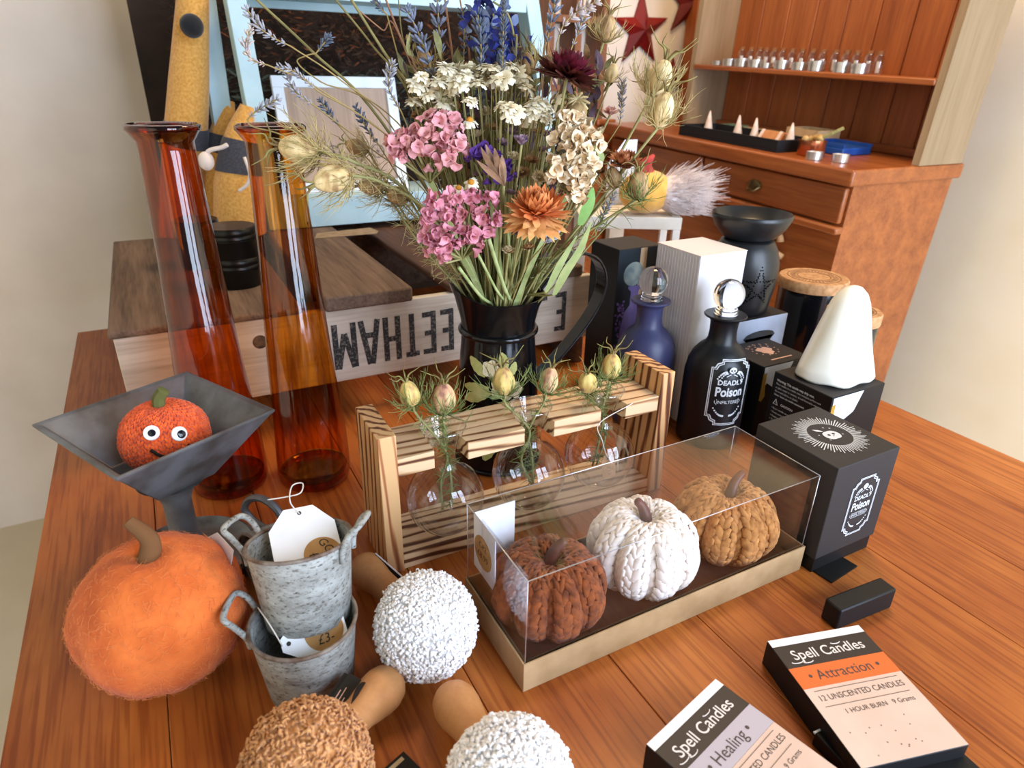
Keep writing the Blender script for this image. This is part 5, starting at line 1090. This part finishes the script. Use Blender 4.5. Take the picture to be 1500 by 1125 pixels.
# spell candle boxes
paper_p = mat('pale_pink_box_print', '#e0c4b2', '#d8b9a6', .55, scale=15); lilac = mat('lilac_grey_band', '#b9b0b8', rough=.55); orange_b = mat('orange_band', '#dd6a2c', rough=.55); txt_d = mat('grey_brown_print', '#4d423f', rough=.6); strip_w = mat('white_strip', '#ece6e4', rough=.55); brownblk = mat('black_brown_band', '#2b2321', rough=.5)
def spell(p_tl, p_tr, L, h, name, band, label):
    a, b = V(p_tl), V(p_tr); ex = (b-a); W = ex.length; ex.normalize(); ez = V((0, 0, 1)); ey = ez.cross(ex); mx = basis(a-V((0, 0, a.z)), ex, ey)
    o = thing('spell_candle_box', label, 'box', a-V((0, 0, a.z)))
    obj('box_body', M().box(0, W, -L, 0, 0, h, mx), black_b, o, bevel=.0008)
    z = h+.0003
    for nm, y0, y1, mt in (('white_strip', -.0085, -.0004, strip_w), ('title_band', -.033, -.0087, brownblk), ('name_band', -.055, -.0332, band), ('paper_area', -L+.0005, -.0552, paper_p)):
        obj(nm, M().box(.0004, W-.0004, y0, y1, h, z, mx), mt, o)
    def fancy(m, s_, size, y, wgt):
        m.text(s_, size, mx @ Matrix.Translation((W/2, y, z+.0002)), wgt, sx=.92)
    t = M(); fancy(t, 'Spell Candles', .0150, -.0212, .0001)
    for xx, yy, rr in ((W/2-.036, -.0275, .0035), (W/2-.026, -.029, .003), (W/2+.012, -.0145, .003)):
        t.tube([mx @ V((xx+rr*1.6*cos(q), yy+rr*.5*sin(q), z+.0002)) for q in [pi+i*pi/10 for i in range(11)]], .0004, 4)
    obj('title_lettering', t, mat('cream_print', '#e8ddd6', rough=.6), o, smooth=0)
    t = M(); fancy(t, '\u2022 %s \u2022' % name, .0145, -.0445, 0); obj('name_lettering', t, txt_d, o, smooth=0)
    t = M(); fancy(t, '12 UNSCENTED CANDLES', .0078, -.0665, 0); t.box(.008, W-.008, -.0590, -.0586, z, z+.0002, mx).box(.008, W-.008, -.0745, -.0741, z, z+.0002, mx)
    t.text('1 HOUR BURN   9 Grams', .0062, mx @ Matrix.Translation((W/2+.006, -.0815, z+.0002)), 0)
    for k in range(14): t.box(W/2-.03+.06*R.random(), W/2-.03+.06*R.random()*0+.0305, 0, 0, 0, 0, mx) if False else blob(t, lambda p: tuple(mx @ V((p[0], p[1], z+.0002))), W*R.uniform(.12, .88), -R.uniform(.088, L-.006), lambda a: .0006, 8)
    obj('small_lettering', t, txt_d, o, smooth=0)
    return o
spell((0.2624,0.2519,0.028), (0.3559,0.2734,0.028), .128, .028, 'Healing', lilac, 'spell candle box with lilac grey band reading Healing at the front of the table')
pa, pb = V((0.4293,0.283,0.028)), V((0.5071,0.2616,0.028)); pb = pa+(pb-pa).normalized()*.0985
spell(pa, pb, .128, .028, 'Attraction', orange_b, 'spell candle box with orange band reading Attraction at the right')
# third black box and dark pieces at the right edge
o = thing('black_candle_box', 'black box with a white inner corner lying beside the orange banded spell candle box', 'box', (0.4066,0.1737,0)); mx = basis((0.4005,0.2036,0), V((0.4581,0.1991,0))-V((0.4005,0.2036,0)), (0, 1, 0))
obj('box_body', M().box(.001, .098, -.12, 0, 0, .014, mx), black_b, o, bevel=.0008); obj('white_flap', M().box(.030, .08, -.03, -.002, .0141, .0146, mx), strip_w, o); obj('silver_edge', M().box(0, .098, -.001, .0006, .013, .0146, mx), silverp, o)
o = thing('standing_black_card', 'black display box standing at the right edge of the table beyond the Attraction box', 'box', (0.5592,0.281,0)); mx = basis((0.5274,0.2776,0), V((0.5719,0.2745,0))-V((0.5274,0.2776,0)), (0, 1, 0)); obj('card_body', M().box(0, .08, 0, .02, 0, .026, mx), black_b, o, bevel=.002)
m = M().box(0, .05, 0, .03, .0001, .002, basis((0.5826,0.3256,0), (1, .1, 0), (0, 1, 0))); tag(obj('black_leaflet', m, black_b, loc=(0.5826,0.3256,0)), 'thin black leaflet at the right edge of the table below the sunburst carton', 'leaflet')

# ---------------------------------------------------------------- background: tins, toys, ladder shelf
tinblk = mat('black_tin', '#141312', rough=.3, metal=.4); tinlid = mat('bronze_brown_lid', '#4a3322', '#2b1d14', .3, metal=.5, scale=30)
def tin(x, y, z, r, h, label):
    o = thing('black_tin', label, 'tin', (x, y, z))
    obj('tin_body', M().lathe([(0, 0), (r*.97, 0), (r, .002), (r, h*.55), (r*1.02, h*.57), (r*1.02, h*.63), (0, h*.63)], 44, TRS((x, y, z))), tinblk, o, smooth=40)
    l = obj('lid', M().lathe([(0, h*.632), (r*1.0, h*.632), (r*1.03, h*.66), (r*1.03, h*.75), (r*1.01, h*.77), (r*1.03, h*.79), (r*1.03, h*.96), (r*.99, h), (0, h)], 44, TRS((x, y, z))), tinblk, o, smooth=40)
    obj('lid_print', M().lathe([(0, h+.0006), (r*.95, h+.0006), (r*.95, h)], 44, TRS((x, y, z))), tinlid, l)
    return o
tx, ty = .0985, 1.115
tin(tx, ty, .1895, .0385, .046, 'lower black tin of the stack of two between the amber vases'); tin(tx, ty, .2361, .0385, .046, 'upper black tin of the stack of two between the amber vases')
tin(.058, 1.26, .1895, .036, .080, 'black tin with a brown lid standing behind the tin stack by the mustard toy')
must = mat('mustard_felt_fabric', '#d9a456', '#c28a3c', .95, scale=220, sheen=.3, bump=.3); charf = mat('charcoal_wool_band', '#43444d', '#33343c', .95, scale=300, sheen=.2); fluff = mat('cream_fluff', '#e6d6cc', rough=1, sheen=.5)
def hat(path, rad, band, label, extra=None):
    p = bez(path, 8); k = len(p); rr = []
    for i in range(k):
        t = i/(k-1)*(len(rad)-1); j = min(int(t), len(rad)-2); rr.append(rad[j]+(rad[j+1]-rad[j])*(t-j))
    o = thing('fabric_gnome', label, 'soft toy', p[0]); obj('pointed_body', M().tube(p, rr, 20), must, o, smooth=60)
    a, b = int(band[0]*(k-1)), int(band[1]*(k-1)); obj('wool_band', M().tube(p[a:b+1], [r*1.05 for r in rr[a:b+1]], 20), charf, o, smooth=60)
    return o
hat([(0.1458,1.4343,0.2096), (0.1559,1.4288,0.2994), (0.171,1.4319,0.3809), (0.1923,1.4318,0.4415)], [.050, .046, .030, .012], (.45, .68), 'mustard fabric gnome with charcoal band and white yarn, beside the pale blue post')
hat([(0.1091,1.5338,0.189), (0.1322,1.5327,0.3003), (0.1505,1.5341,0.3731), (0.1712,1.5342,0.4475)], [.036, .036, .030, .012], (.58, .72), 'mustard fabric gnome standing behind the one with white yarn')
hat([(0.0429,1.547,0.1849), (0.0703,1.5321,0.3298), (0.1041,1.5138,0.4806), (0.1422,1.5158,0.6518)], [.045, .042, .036, .026], (.42, .50), 'tall mustard fabric gnome at the far left behind the red amber vase')
m = M().ball((0.12,1.4482,0.5727), .020, 20, 14); bb = obj('navy_pompom', m, mat('navy_wool', '#14161c', rough=1, sheen=.2), loc=(0.12,1.4482,0.5727), smooth=180); tag(bb, 'navy wool pompom hanging on the tall mustard gnome', 'pompom')
yt = thing('yarn_tassel', 'white yarn bow tied round the mustard gnome', 'tassel', (0.1143,1.3944,0.3553))
obj('yarn_loop', M().tube(bez([(0.099,1.4028,0.3429), (0.108,1.3979,0.3648), (0.1314,1.3851,0.3725), (0.1411,1.3799,0.3775)], 6), .004, 6), fluff, yt, smooth=180); obj('yarn_puff', M().ball((0.102,1.4011,0.3478), (.014, .014, .017), 14, 10), fluff, yt, smooth=180); obj('yarn_ends', M().tube(bez([(0.1646,1.3558,0.3575), (0.1694,1.3531,0.3273), (0.1624,1.3569,0.3087), (0.1471,1.3652,0.2959)], 6), .003, 6), fluff, yt, smooth=180)

blue = mat('pale_blue_paint', '#b4d2dc', '#a4c5d1', .55, scale=14); greyside = blue
ld = thing('ladder_shelf', 'pale blue painted ladder shelf standing behind the crate', 'shelf', (.45, 1.5, .2))
def slant(p0, p1, w_, d_):
    p0, p1 = V(p0), V(p1); m = M()
    v = []
    for p in (p0, p1): v += [p+V((-w_/2, 0, 0)), p+V((w_/2, 0, 0)), p+V((w_/2, d_, 0)), p+V((-w_/2, d_, 0))]
    return m.add(v, [(3, 2, 1, 0), (4, 5, 6, 7), (0, 1, 5, 4), (1, 2, 6, 5), (2, 3, 7, 6), (3, 0, 4, 7)])
q = V((0.2133,1.43,0.3225)); q2 = V((0.1981,1.43,0.6477)); dq = (q-q2)/(q.z-q2.z)
def atz(q, dq, z): return q+dq*(z-q.z)
obj('front_post', slant(atz(q, dq, .2045), q2, .034, .05), blue, ld, bevel=.0015)
q = V((0.1541,1.52,0.3145)); q2 = V((0.1578,1.52,0.6533)); dq = (q-q2)/(q.z-q2.z)
obj('rear_post', slant(atz(q, dq, .2045), q2, .036, .045), blue, ld, bevel=.0015)
q = V((0.8811,1.47,0.4311)); q2 = V((0.8232,1.47,0.6949)); dq = (q-q2)/(q.z-q2.z)
obj('right_post', slant(atz(q, dq, .2045), q2, .034, .05), blue, ld, bevel=.0015)
zs = (0.3526,1.44,0.6238)[2]
obj('upper_shelf', M().box(.215, .80, 1.44, 1.458, zs+.004, zs+.05).box(.215, .80, 1.458, 1.62, zs+.012, zs+.026).box(.22, .60, 1.606, 1.62, zs-.004, zs+.0115), blue, ld, bevel=.001)
obj('lower_shelf', M().box(.232, .80, 1.43, 1.446, .2045, (0.2913,1.43,0.2648)[2]).box(.232, .80, 1.446, 1.60, .25, .262), blue, ld, bevel=.001)
m = M()
for u, v_ in ((462,320), (462,288)): pass
obj('screws', M().ball((0.2797,1.4295,0.2137), .0025, 8, 6).ball((0.2752,1.4295,0.2712), .0025, 8, 6), mat('dark_screw', '#3a3c3e', rough=.5, metal=.6), ld)
# framed picture
pf = thing('picture_frame', 'white framed brown bicycle picture leaning on the pale blue shelf', 'picture', (.397, 1.50, .262), (radians(-14), 0, 0))
W, H = .268, .240
fw = .023
m = M().box(-W/2, W/2, 0, .014, 0, fw).box(-W/2, W/2, 0, .014, H-fw, H).box(-W/2, -W/2+fw, 0, .014, fw, H-fw).box(W/2-fw, W/2, 0, .014, fw, H-fw)
obj('frame', m, mat('white_painted_frame', '#e4ecf2', '#d8e2ea', .5, scale=20), pf, local=True, bevel=.001)
obj('picture_panel', M().box(-W/2+fw, W/2-fw, .007, .012, fw, H-fw), wood('printed_plank', '#b39a86', '#9a806c', .8, 'z', .6, 40), pf, local=True)
m = M()
for cx_ in (-.055, -.025, .075): 
    m.tube([(cx_+.014*cos(a), .0065, .085+.014*sin(a)) for a in [2*pi*i/24 for i in range(24)]], .0008, 4, closed=True)
    for k in range(4): a = k*pi/4; m.tube([(cx_-.014*cos(a), .0065, .085-.014*sin(a)), (cx_+.014*cos(a), .0065, .085+.014*sin(a))], .0004, 4)
m.tube([(-.055, .0065, .085), (-.045, .0065, .108), (-.025, .0065, .085), (-.03, .0065, .112)], .0008, 4)
obj('bicycle_drawing', m, pen, pf, local=True)
# dark dried foliage hung behind
struct('trim_1', M().box(.03, 1.02, 1.80, 1.82, -.73, .95), mat('dark_panel', '#2a1d16', '#18110d', .9, scale=12), 'dark brown panel behind the pale blue ladder shelf')
cols = [mat('dark_brown_twig', '#3a2619', '#22150e', .9, scale=80), mat('grey_green_twig', '#4d5548', '#2f362e', .9, scale=80), mat('rust_twig', '#6b3a1e', '#43210f', .9, scale=80)]
ms = [M(), M(), M()]
for k in range(4600):
    x = R.uniform(.10, .92); z = R.uniform(.36, .70); y = R.uniform(1.68, 1.79)
    i = 1 if z < .50 and R.random() < .55 else (2 if R.random() < .22 and z > .52 else 0)
    d = V((R.choice((-1, 1))*R.uniform(.3, 1), R.uniform(-.5, .1), R.uniform(-.3, .8)))
    leaf(ms[i], (x, y, z), d, R.uniform(.012, .032), R.uniform(.0014, .0032), sidev(d), R.uniform(-1, 1), 4)
for i, (nm, lb) in enumerate((('dried_brown_foliage', 'dark brown dried foliage hanging behind the pale blue ladder shelf'), ('dried_green_foliage', 'grey green dried foliage hanging above the picture frame'), ('dried_rust_foliage', 'rust coloured dried foliage under the upper pale blue shelf'))):
    tag(obj(nm, ms[i], cols[i], smooth=180, loc=(.5, 1.75, .5)), lb, 'dried foliage', kind='stuff')

# white stool with lying gnome
ww = mat('white_limed_wood', '#ebe3d5', '#dcd2c0', .6, scale=18)
sm_ = thing('white_stool', 'small white wooden stand carrying the gnome with the fluffy beard', 'stool', (.862, 1.10, 0), (0, 0, radians(-28.5)))
obj('top_frame', M().box(-.105, .10, -.055, -.04, .228, .252).box(-.105, .10, .06, .075, .228, .252).box(-.105, -.088, -.0395, .0595, .228, .252).box(.084, .10, -.0395, .0595, .228, .252).box(-.0875, .0835, -.0395, .0595, .236, .250), ww, sm_, local=True, bevel=.001)
for x, y in ((-.104, -.054), (.084, -.054), (-.104, .06), (.084, .06)): obj('leg', M().box(x, x+.015, y, y+.014, 0, .2279), ww, sm_, local=True, bevel=.001)
gc = V((0.8788,1.0704,0.2834)); 
gn = thing('fluffy_gnome', 'mustard ribbed gnome with white fluffy beard and red hat lying on the white stand', 'soft toy', (gc.x, gc.y, .2525))
cg = V((gc.x, gc.y, .2955))
ribm = mat('mustard_rib_fabric', '#eab458', '#d99f42', .9, scale=30, sheen=.3)
def rfn(p): 
    k = 1+.018*sin(p[0]*60); return (p[0], p[1]*k, p[2]*k)
obj('body', M().ball(cg, (.058, .045, .042), 60, 24, fn=rfn), ribm, gn, smooth=180)
m = M(); hc = cg+CAMR*.055+V((0, 0, -.004))
for k in range(1500):
    d = (rv()+CAMR*.9).normalized(); p = hc+V((d.x*.036, d.y*.036, d.z*.034)); l = R.uniform(.02, .055) if R.random() < .93 else R.uniform(.06, .085)
    dd = (d*.5+CAMR*1.0+V((0, 0, R.uniform(-.35, .45)))).normalized(); 
    p2 = p+dd*l*.5; p3 = p+dd*l+V((0, 0, R.uniform(-.01, .008))); p3.z = max(p3.z, .256); p2.z = max(p2.z, .256); p.z = max(p.z, .256)
    m.tube([p, p2, p3], [.0006, .0005, .0002], 3, cap=False)
bd = obj('fur_beard', m, mat('white_fur', '#e9dcd8', '#cdbab4', .9, scale=40, sheen=.4), gn, smooth=180); bd['kind'] = 'stuff'
obj('fur_core', M().ball(hc, (.036, .036, .036), 20, 14), mat('white_fur_core', '#e3d5d0', rough=1, sheen=.4), gn, smooth=180)
rh = cg-CAMR*.005+V((.0, 0, .036)); obj('red_hat', M().tube(bez([rh-V((0, 0, .01)), rh+V((0, 0, .016)), rh+V((.01, 0, .034))+CAMR*.006], 5), [.024-.0021*i for i in range(11)], 14), mat('red_felt', '#b5443c', '#8e2f2c', .9, scale=60), gn, smooth=180)
wp = thing('white_paper_cone', 'bright white folded card standing behind the rust strawflower', 'card', (0.9104,1.2125,0.3324)); m = M(); a, b = V((0.8914,1.2228,0.3235)), V((0.944,1.1943,0.3529)); m.add([a-V((0, 0, .08)), b-V((0, 0, .10)), b+V((0, 0, .03)), a.lerp(b, .55)+V((0, 0, .042)), a+V((0, 0, .008))], [(0, 1, 2, 3, 4)]); m2 = M(); m2.add(m.v, m.f); m2.add([V(p)+V((.002, .003, 0)) for p in m.v], [f[::-1] for f in m.f]); wp_o = obj('folded_card', m2, tagpaper, wp, smooth=0)
obj('card_stand', M().box(-.02, .02, 0, .015, -(0.9196,1.2076,0.3326)[2], -.05, Matrix.Translation((0.9257,1.2156,0.3315))), ww, wp)

# ---------------------------------------------------------------- dresser
DM = Matrix.Translation((1.4, 1.35, 0)) @ Matrix.Rotation(radians(2.5), 4, 'X')
pine = wood('orange_pine', '#aa5f2b', '#824018', 1, 'y', .4, 30, coat=.3); pinez = wood('orange_pine_boards', '#a8602f', '#83431c', 1, 'z', .5, 30); beige = wood('beige_side_board', '#a08868', '#8a7354', 1, 'z', .7, 25)
dr = thing('pine_dresser', 'large orange pine dresser with shelf and drawers along the right wall', 'dresser', (1.4, 1.35, 0), DM.to_euler())
def D_(name, m, mt, **k): return obj(name, m, mt, dr, local=True, **k)
D_('counter_top', M().box(-.02, .40, -.36, .60, .305, .342), pine, bevel=.006, seg=3)
D_('carcass', M().box(.02, .40, -.34, .58, -.62, .3045), pine)
for y0, y1 in ((.14, .575), (-.335, .13)):
    d = D_('drawer', M().box(.004, .019, y0, y1, .215, .298), pine, bevel=.004)
    yc = (y0+y1)/2 + (.04 if y0 > 0 else .03)
    h = obj('brass_handle', M().ball((-.001, yc, .258), (.005, .022, .014), 14, 10).tube(bez([(-.002, yc-.018, .256), (-.014, yc-.010, .246), (-.014, yc+.010, .246), (-.002, yc+.018, .256)], 6), .0028, 6), mat('dull_brass', '#7a6238', '#4f3f24', .4, .7, scale=60), d, local=True, smooth=60)
D_('drawer_moulding', M().box(-.008, .019, -.345, .585, .192, .210), pine, bevel=.005)
scr = mat('carved_pale_wood', '#b98f62', '#9a7048', .6, scale=40)
m = M()
for yc, sg in ((-.02, 1), (-.14, -1)):
    m.tube([(.008, yc+sg*(.045-.010*t)*cos(t*1.9), .135+(.035-.008*t)*sin(t*1.9)) for t in [i*.11 for i in range(38)]], .009, 8)
m.tube(bez([(.008, .05, .155), (.008, -.02, .10), (.008, -.10, .12), (.008, -.20, .10)], 6), .008, 8)
D_('carved_scroll', m, scr, smooth=180)
D_('back_boards', M(), pinez) if False else None
ys = [-.34, -.24, -.145, -.045, .055, .155, .255, .355, .455]
for a, b in zip(ys, ys[1:]): D_('back_board', M().box(.362, .38, a+.0012, b-.0012, .3425, .98), pinez, bevel=.003)
D_('side_upright', M().box(.21, .38, .456, .476, .3425, .98), beige); D_('side_upright', M().box(.21, .38, -.36, -.341, .3425, .98), beige)
D_('shelf', M().box(.205, .361, -.340, .455, .514, .528), pine, bevel=.003); D_('plinth_strip', M().box(.34, .361, -.34, .455, .3425, .362), pine, bevel=.002)
sil = mat('aluminium_tin', '#cfcac6', rough=.28, metal=.85); vglass = thin('vial_glass', (.86, .84, .82, 1), 1, .05, f0=.12); vcap = mat('white_label', '#e9e4e0', rough=.6)
def DL(x, y, z): return DM @ V((x, y, z))
for i, u in enumerate((1040, 1059, 1078, 1099, 1115, 1137, 1161, 1182, 1212, 1233)):
    y = .372-.00258*(u-1040); h = (.010, .016, .018, .017, .011, .018, .016, .020, .020, .019)[i]; h *= 1.2; r = .0205 if i not in (0, 4) else .017
    p = DL(.228, y, .5285); tn = thing('aluminium_tin', 'small round aluminium tin at the front of the dresser shelf', 'tin', p, group='aluminium tins on the dresser shelf')
    obj('tin_body', M().lathe([(0, 0), (r, 0), (r, h*.6), (0, h*.6)], 24, TRS(p)), sil, tn, smooth=40); obj('lid', M().lathe([(0, h*.61), (r*1.04, h*.61), (r*1.04, h), (0, h)], 24, TRS(p)), sil, tn, smooth=40)
for i, u in enumerate((1062, 1076, 1089, 1099, 1110, 1122, 1135, 1148, 1162, 1175, 1190, 1203, 1215, 1229, 1240)):
    y = .372-.00262*(u-1044); p = DL(.275, y, .5285); o = thing('glass_vial', 'small corked glass vial in the row behind the aluminium tins', 'vial', p, group='glass vials on the dresser shelf')
    obj('glass', M().lathe([(0, .0005), (.0115, .0005), (.0125, .002), (.0125, .036), (.009, .041), (.009, .045)], 18, TRS(p)), vglass, o, smooth=180); obj('white_contents', M().lathe([(0, .003), (.0055, .003), (.0055, .029), (0, .029)], 12, TRS(p)), vcap, o, smooth=50); obj('cork', M().lathe([(0, .042), (.0085, .042), (.009, .053), (0, .053)], 14, TRS(p)), mat('brown_cork', '#8d5a34', rough=.9), o, smooth=50)
# counter items
p = DL(0, 0, 0); o = thing('black_display_tray', 'long black tray of incense cones and stones on the dresser counter', 'tray', DL(.09, .02, .3425), DM.to_euler())
velv = mat('black_velvet_tray', '#0f0f13', rough=.8)
obj('tray_base', M().box(-.075, .07, -.125, .245, 0, .006), velv, o, local=True); obj('tray_rim', M().box(-.075, -.070, -.125, .245, .006, .030).box(.065, .07, -.125, .245, .006, .030).box(-.0695, .0645, -.125, -.12, .006, .030).box(-.0695, .0645, .24, .245, .006, .030), velv, o, local=True, bevel=.001)
cone = mat('pale_pink_incense_cone', '#eadbcf', '#dcbfae', .9, scale=60)
for i, (x, y, lb) in enumerate(((.10, .235, 'pale cone of incense at the far left end of the black tray'), (.095, .112, 'pale cone of incense second from the left in the black tray'), (.085, .040, 'pale cone of incense left of the orange packet in the black tray'), (.085, -.082, 'pale cone of incense right of the orange packet in the black tray'))):
    p = DL(x, y, .3487); k = obj('incense_cone', M().lathe([(0, 0), (.0145, 0), (.0145, .003), (.0022, .060), (0, .062)], 20, TRS(p)), cone, loc=p, smooth=50); tag(k, lb, 'incense cone')
p = DL(.075, -.019, .3487); o = thing('wrapped_packet', 'orange wrapped packet lying in the black tray between two cones', 'packet', p); mx = Matrix.Translation(p) @ DM.to_euler().to_matrix().to_4x4()
obj('packet_body', M().prism([(-.012, 0), (.022, 0), (.034, .030), (.012, .036)], -.038, .038, mx @ Matrix.Rotation(pi/2, 4, 'X')), mat('orange_kraft_wrap', '#c98a58', '#b87444', .7, scale=40), o, bevel=.003)
for s in (-.03, .03): obj('pale_strip', M().prism([(-.0135, .001), (-.0125, 0), (.0115, .0365), (.0105, .0372)], s-.005, s+.005, mx @ Matrix.Rotation(pi/2, 4, 'X')), cone, o)
def open_box(x0, x1, y0, y1, h, mt, fill, label):
    p = DL((x0+x1)/2, (y0+y1)/2, .3427); o = thing('open_gift_box', label, 'box', p, DM.to_euler()); a, b = (x1-x0)/2, (y1-y0)/2
    obj('box_walls', M().box(-a, a, -b, b, 0, .003).box(-a, -a+.004, -b, b, .0031, h).box(a-.004, a, -b, b, .0031, h).box(-a+.0041, a-.0041, -b, -b+.004, .0031, h).box(-a+.0041, a-.0041, b-.004, b, .0031, h), mt, o, local=True)
    obj('contents', M().box(-a+.005, a-.005, -b+.005, b-.005, .0032, h*.7), fill, o, local=True)
balsa = mat('pale_balsa', '#c9a87e', '#b8956a', .7, scale=30); dkf = mat('dark_contents', '#4a3a34', '#2c2422', .8, scale=120); grn = mat('sage_green_card', '#6f8468', '#55694f', .7, scale=60)
open_box(.20, .29, -.070, .035, .044, balsa, dkf, 'larger pale wooden box behind the copper pot on the dresser counter')
open_box(.19, .25, .22, .28, .026, grn, dkf, 'sage green box at the far left end of the dresser counter'); open_box(.175, .24, .152, .205, .024, balsa, dkf, 'small pale box second from the left on the dresser counter'); open_box(.18, .25, .100, .142, .024, grn, dkf, 'small green box behind the second incense cone'); open_box(.17, .235, .045, .090, .024, balsa, dkf, 'small pale box behind the third incense cone')
p = DL(.21, -.150, .3428); o = thing('blue_tray', 'small bright blue tray at the right of the dresser counter', 'tray', p, DM.to_euler()); bl_ = mat('bright_blue_plastic', '#1f4f9c', '#183f85', .4, scale=20)
obj('tray_base', M().box(-.06, .05, -.045, .07, 0, .018), bl_, o, local=True, bevel=.003); obj('tray_rim', M().box(-.06, -.056, -.045, .07, .0181, .026).box(.046, .05, -.045, .07, .0181, .026).box(-.0555, .0455, .066, .07, .0181, .026), bl_, o, local=True)
cop = mat('copper', '#c07a54', rough=.25, metal=.9)
p = DL(.075, -.160, .3427); o = thing('copper_pot', 'shiny copper pot holding dried seed heads on the dresser counter', 'pot', p)
obj('pot_body', M().lathe([(0, 0), (.030, 0), (.032, .002), (.034, .036), (.032, .036), (.030, .004), (0, .004)], 32, TRS(p)), cop, o, smooth=50)
k = M(); [k.ball(p+V((R.uniform(-.02, .02), R.uniform(-.02, .02), .034+R.uniform(0, .008))), .009, 10, 8) for i in range(6)]; obj('seed_heads', k, mat('straw_seed', '#c9a468', '#9c7b44', .8, scale=60), o, smooth=180)
k = M(); [k.tube([p+V((.0, -.01, .035)), p+V((.01+i*.01, -.045-i*.006, .055+i*.006))], .004, 6) for i in range(3)]; obj('green_stems', k, stem_g, o)
for dx, dy, lb in ((.022, -.215, 'aluminium tealight at the front edge of the dresser counter'), (.055, -.262, 'aluminium tealight behind the front one on the dresser counter')):
    p = DL(dx, dy, .3427); o = thing('tealight', lb, 'candle', p); obj('metal_cup', M().lathe([(0, 0), (.019, 0), (.0195, .018), (.018, .018), (.018, .015), (0, .015)], 28, TRS(p)), sil, o, smooth=50); obj('wax', M().lathe([(0, .0151), (.0175, .0151), (.0175, .0162), (0, .0162)], 20, TRS(p)), vcap, o)

# ---------------------------------------------------------------- red stars and shelving on the back wall
redm = mat('glossy_red_metal', '#8a1512', '#5c0d0c', .35, 0, scale=6, spec=.3)
def star(ctr, r, rot, label, d=.03):
    ctr = V(ctr); o = thing('red_metal_star', label, 'wall star', ctr); vs = []; pts = [(r*(1 if i % 2 == 0 else .40)*cos(rot+pi/2+i*pi/5), r*(1 if i % 2 == 0 else .40)*sin(rot+pi/2+i*pi/5)) for i in range(10)]
    vs = [(x, -.004, z) for x, z in pts]+[(0, -d, 0)]+[(x, .004, z) for x, z in pts]
    fs = [(i, 10, (i+1) % 10) for i in range(10)]+[(i, (i+1) % 10, 11+(i+1) % 10, 11+i) for i in range(10)]+[tuple(range(11, 21))]
    obj('star_face', M().add(vs, fs, Matrix.Translation(ctr)), redm, o, smooth=0)
star((1.6223,2.094,0.6569), .122, .04, 'big red metal star on the white back wall'); star((1.8337,2.09,0.7563), .122, -.05, 'second red metal star higher up beside the dresser'); star((1.7901,2.094,0.5119), .062, .1, 'small red metal star below the two large ones')
brn = wood('brown_shelf_wood', '#8a5a38', '#6b4126', 1, 'z', .6, 30)
post = thing('wall_shelf_unit', 'brown wooden shelf unit against the back wall left of the red stars', 'shelf', (1.2, 2.05, -.74))
X0_ = (1.2023,2.03,0.6058)[0]; X1_ = (1.4074,2.03,0.6131)[0]
for x in (X0_, (X0_+X1_)/2, X1_): obj('upright', M().box(x-.012, x+.012, 2.0, 2.09, -.73, .80), brn, post)
for z in (.30, .46, .66): obj('shelf_board', M().box(X0_+.0125, (X0_+X1_)/2-.0125, 2.0, 2.09, z, z+.02).box((X0_+X1_)/2+.0125, X1_-.0125, 2.0, 2.09, z, z+.02), brn, post)
px0 = (1.8224,2.03,0.5845)[0]; px1 = (1.8808,2.03,0.5861)[0]
struct('trim_2', M().box(px0, px1, 2.04, 2.09, -.73, 1.6), wood('orange_trim', '#b5622f', '#8d4519', 1, 'z', .5, 30), 'orange wooden post between the star wall and the dresser')
x0 = (1.4655,1.98,0.4274)[0]; x1 = 1.358
sb = thing('pine_side_cabinet', 'low orange brown cabinet under the red stars behind the bouquet', 'cabinet', ((x0+x1)/2, 2.0, -.73)); obj('cabinet_body', M().box(x0, x1, 1.97, 2.09, -.73, (1.5433,1.9,0.3555)[2]), pine, sb, bevel=.004); zt_ = (1.5433,1.9,0.3555)[2]; obj('cabinet_top', M().box(x0-.015, x1+.015, 1.96, 2.09, zt_+.0002, zt_+.02), pine, sb, bevel=.004)
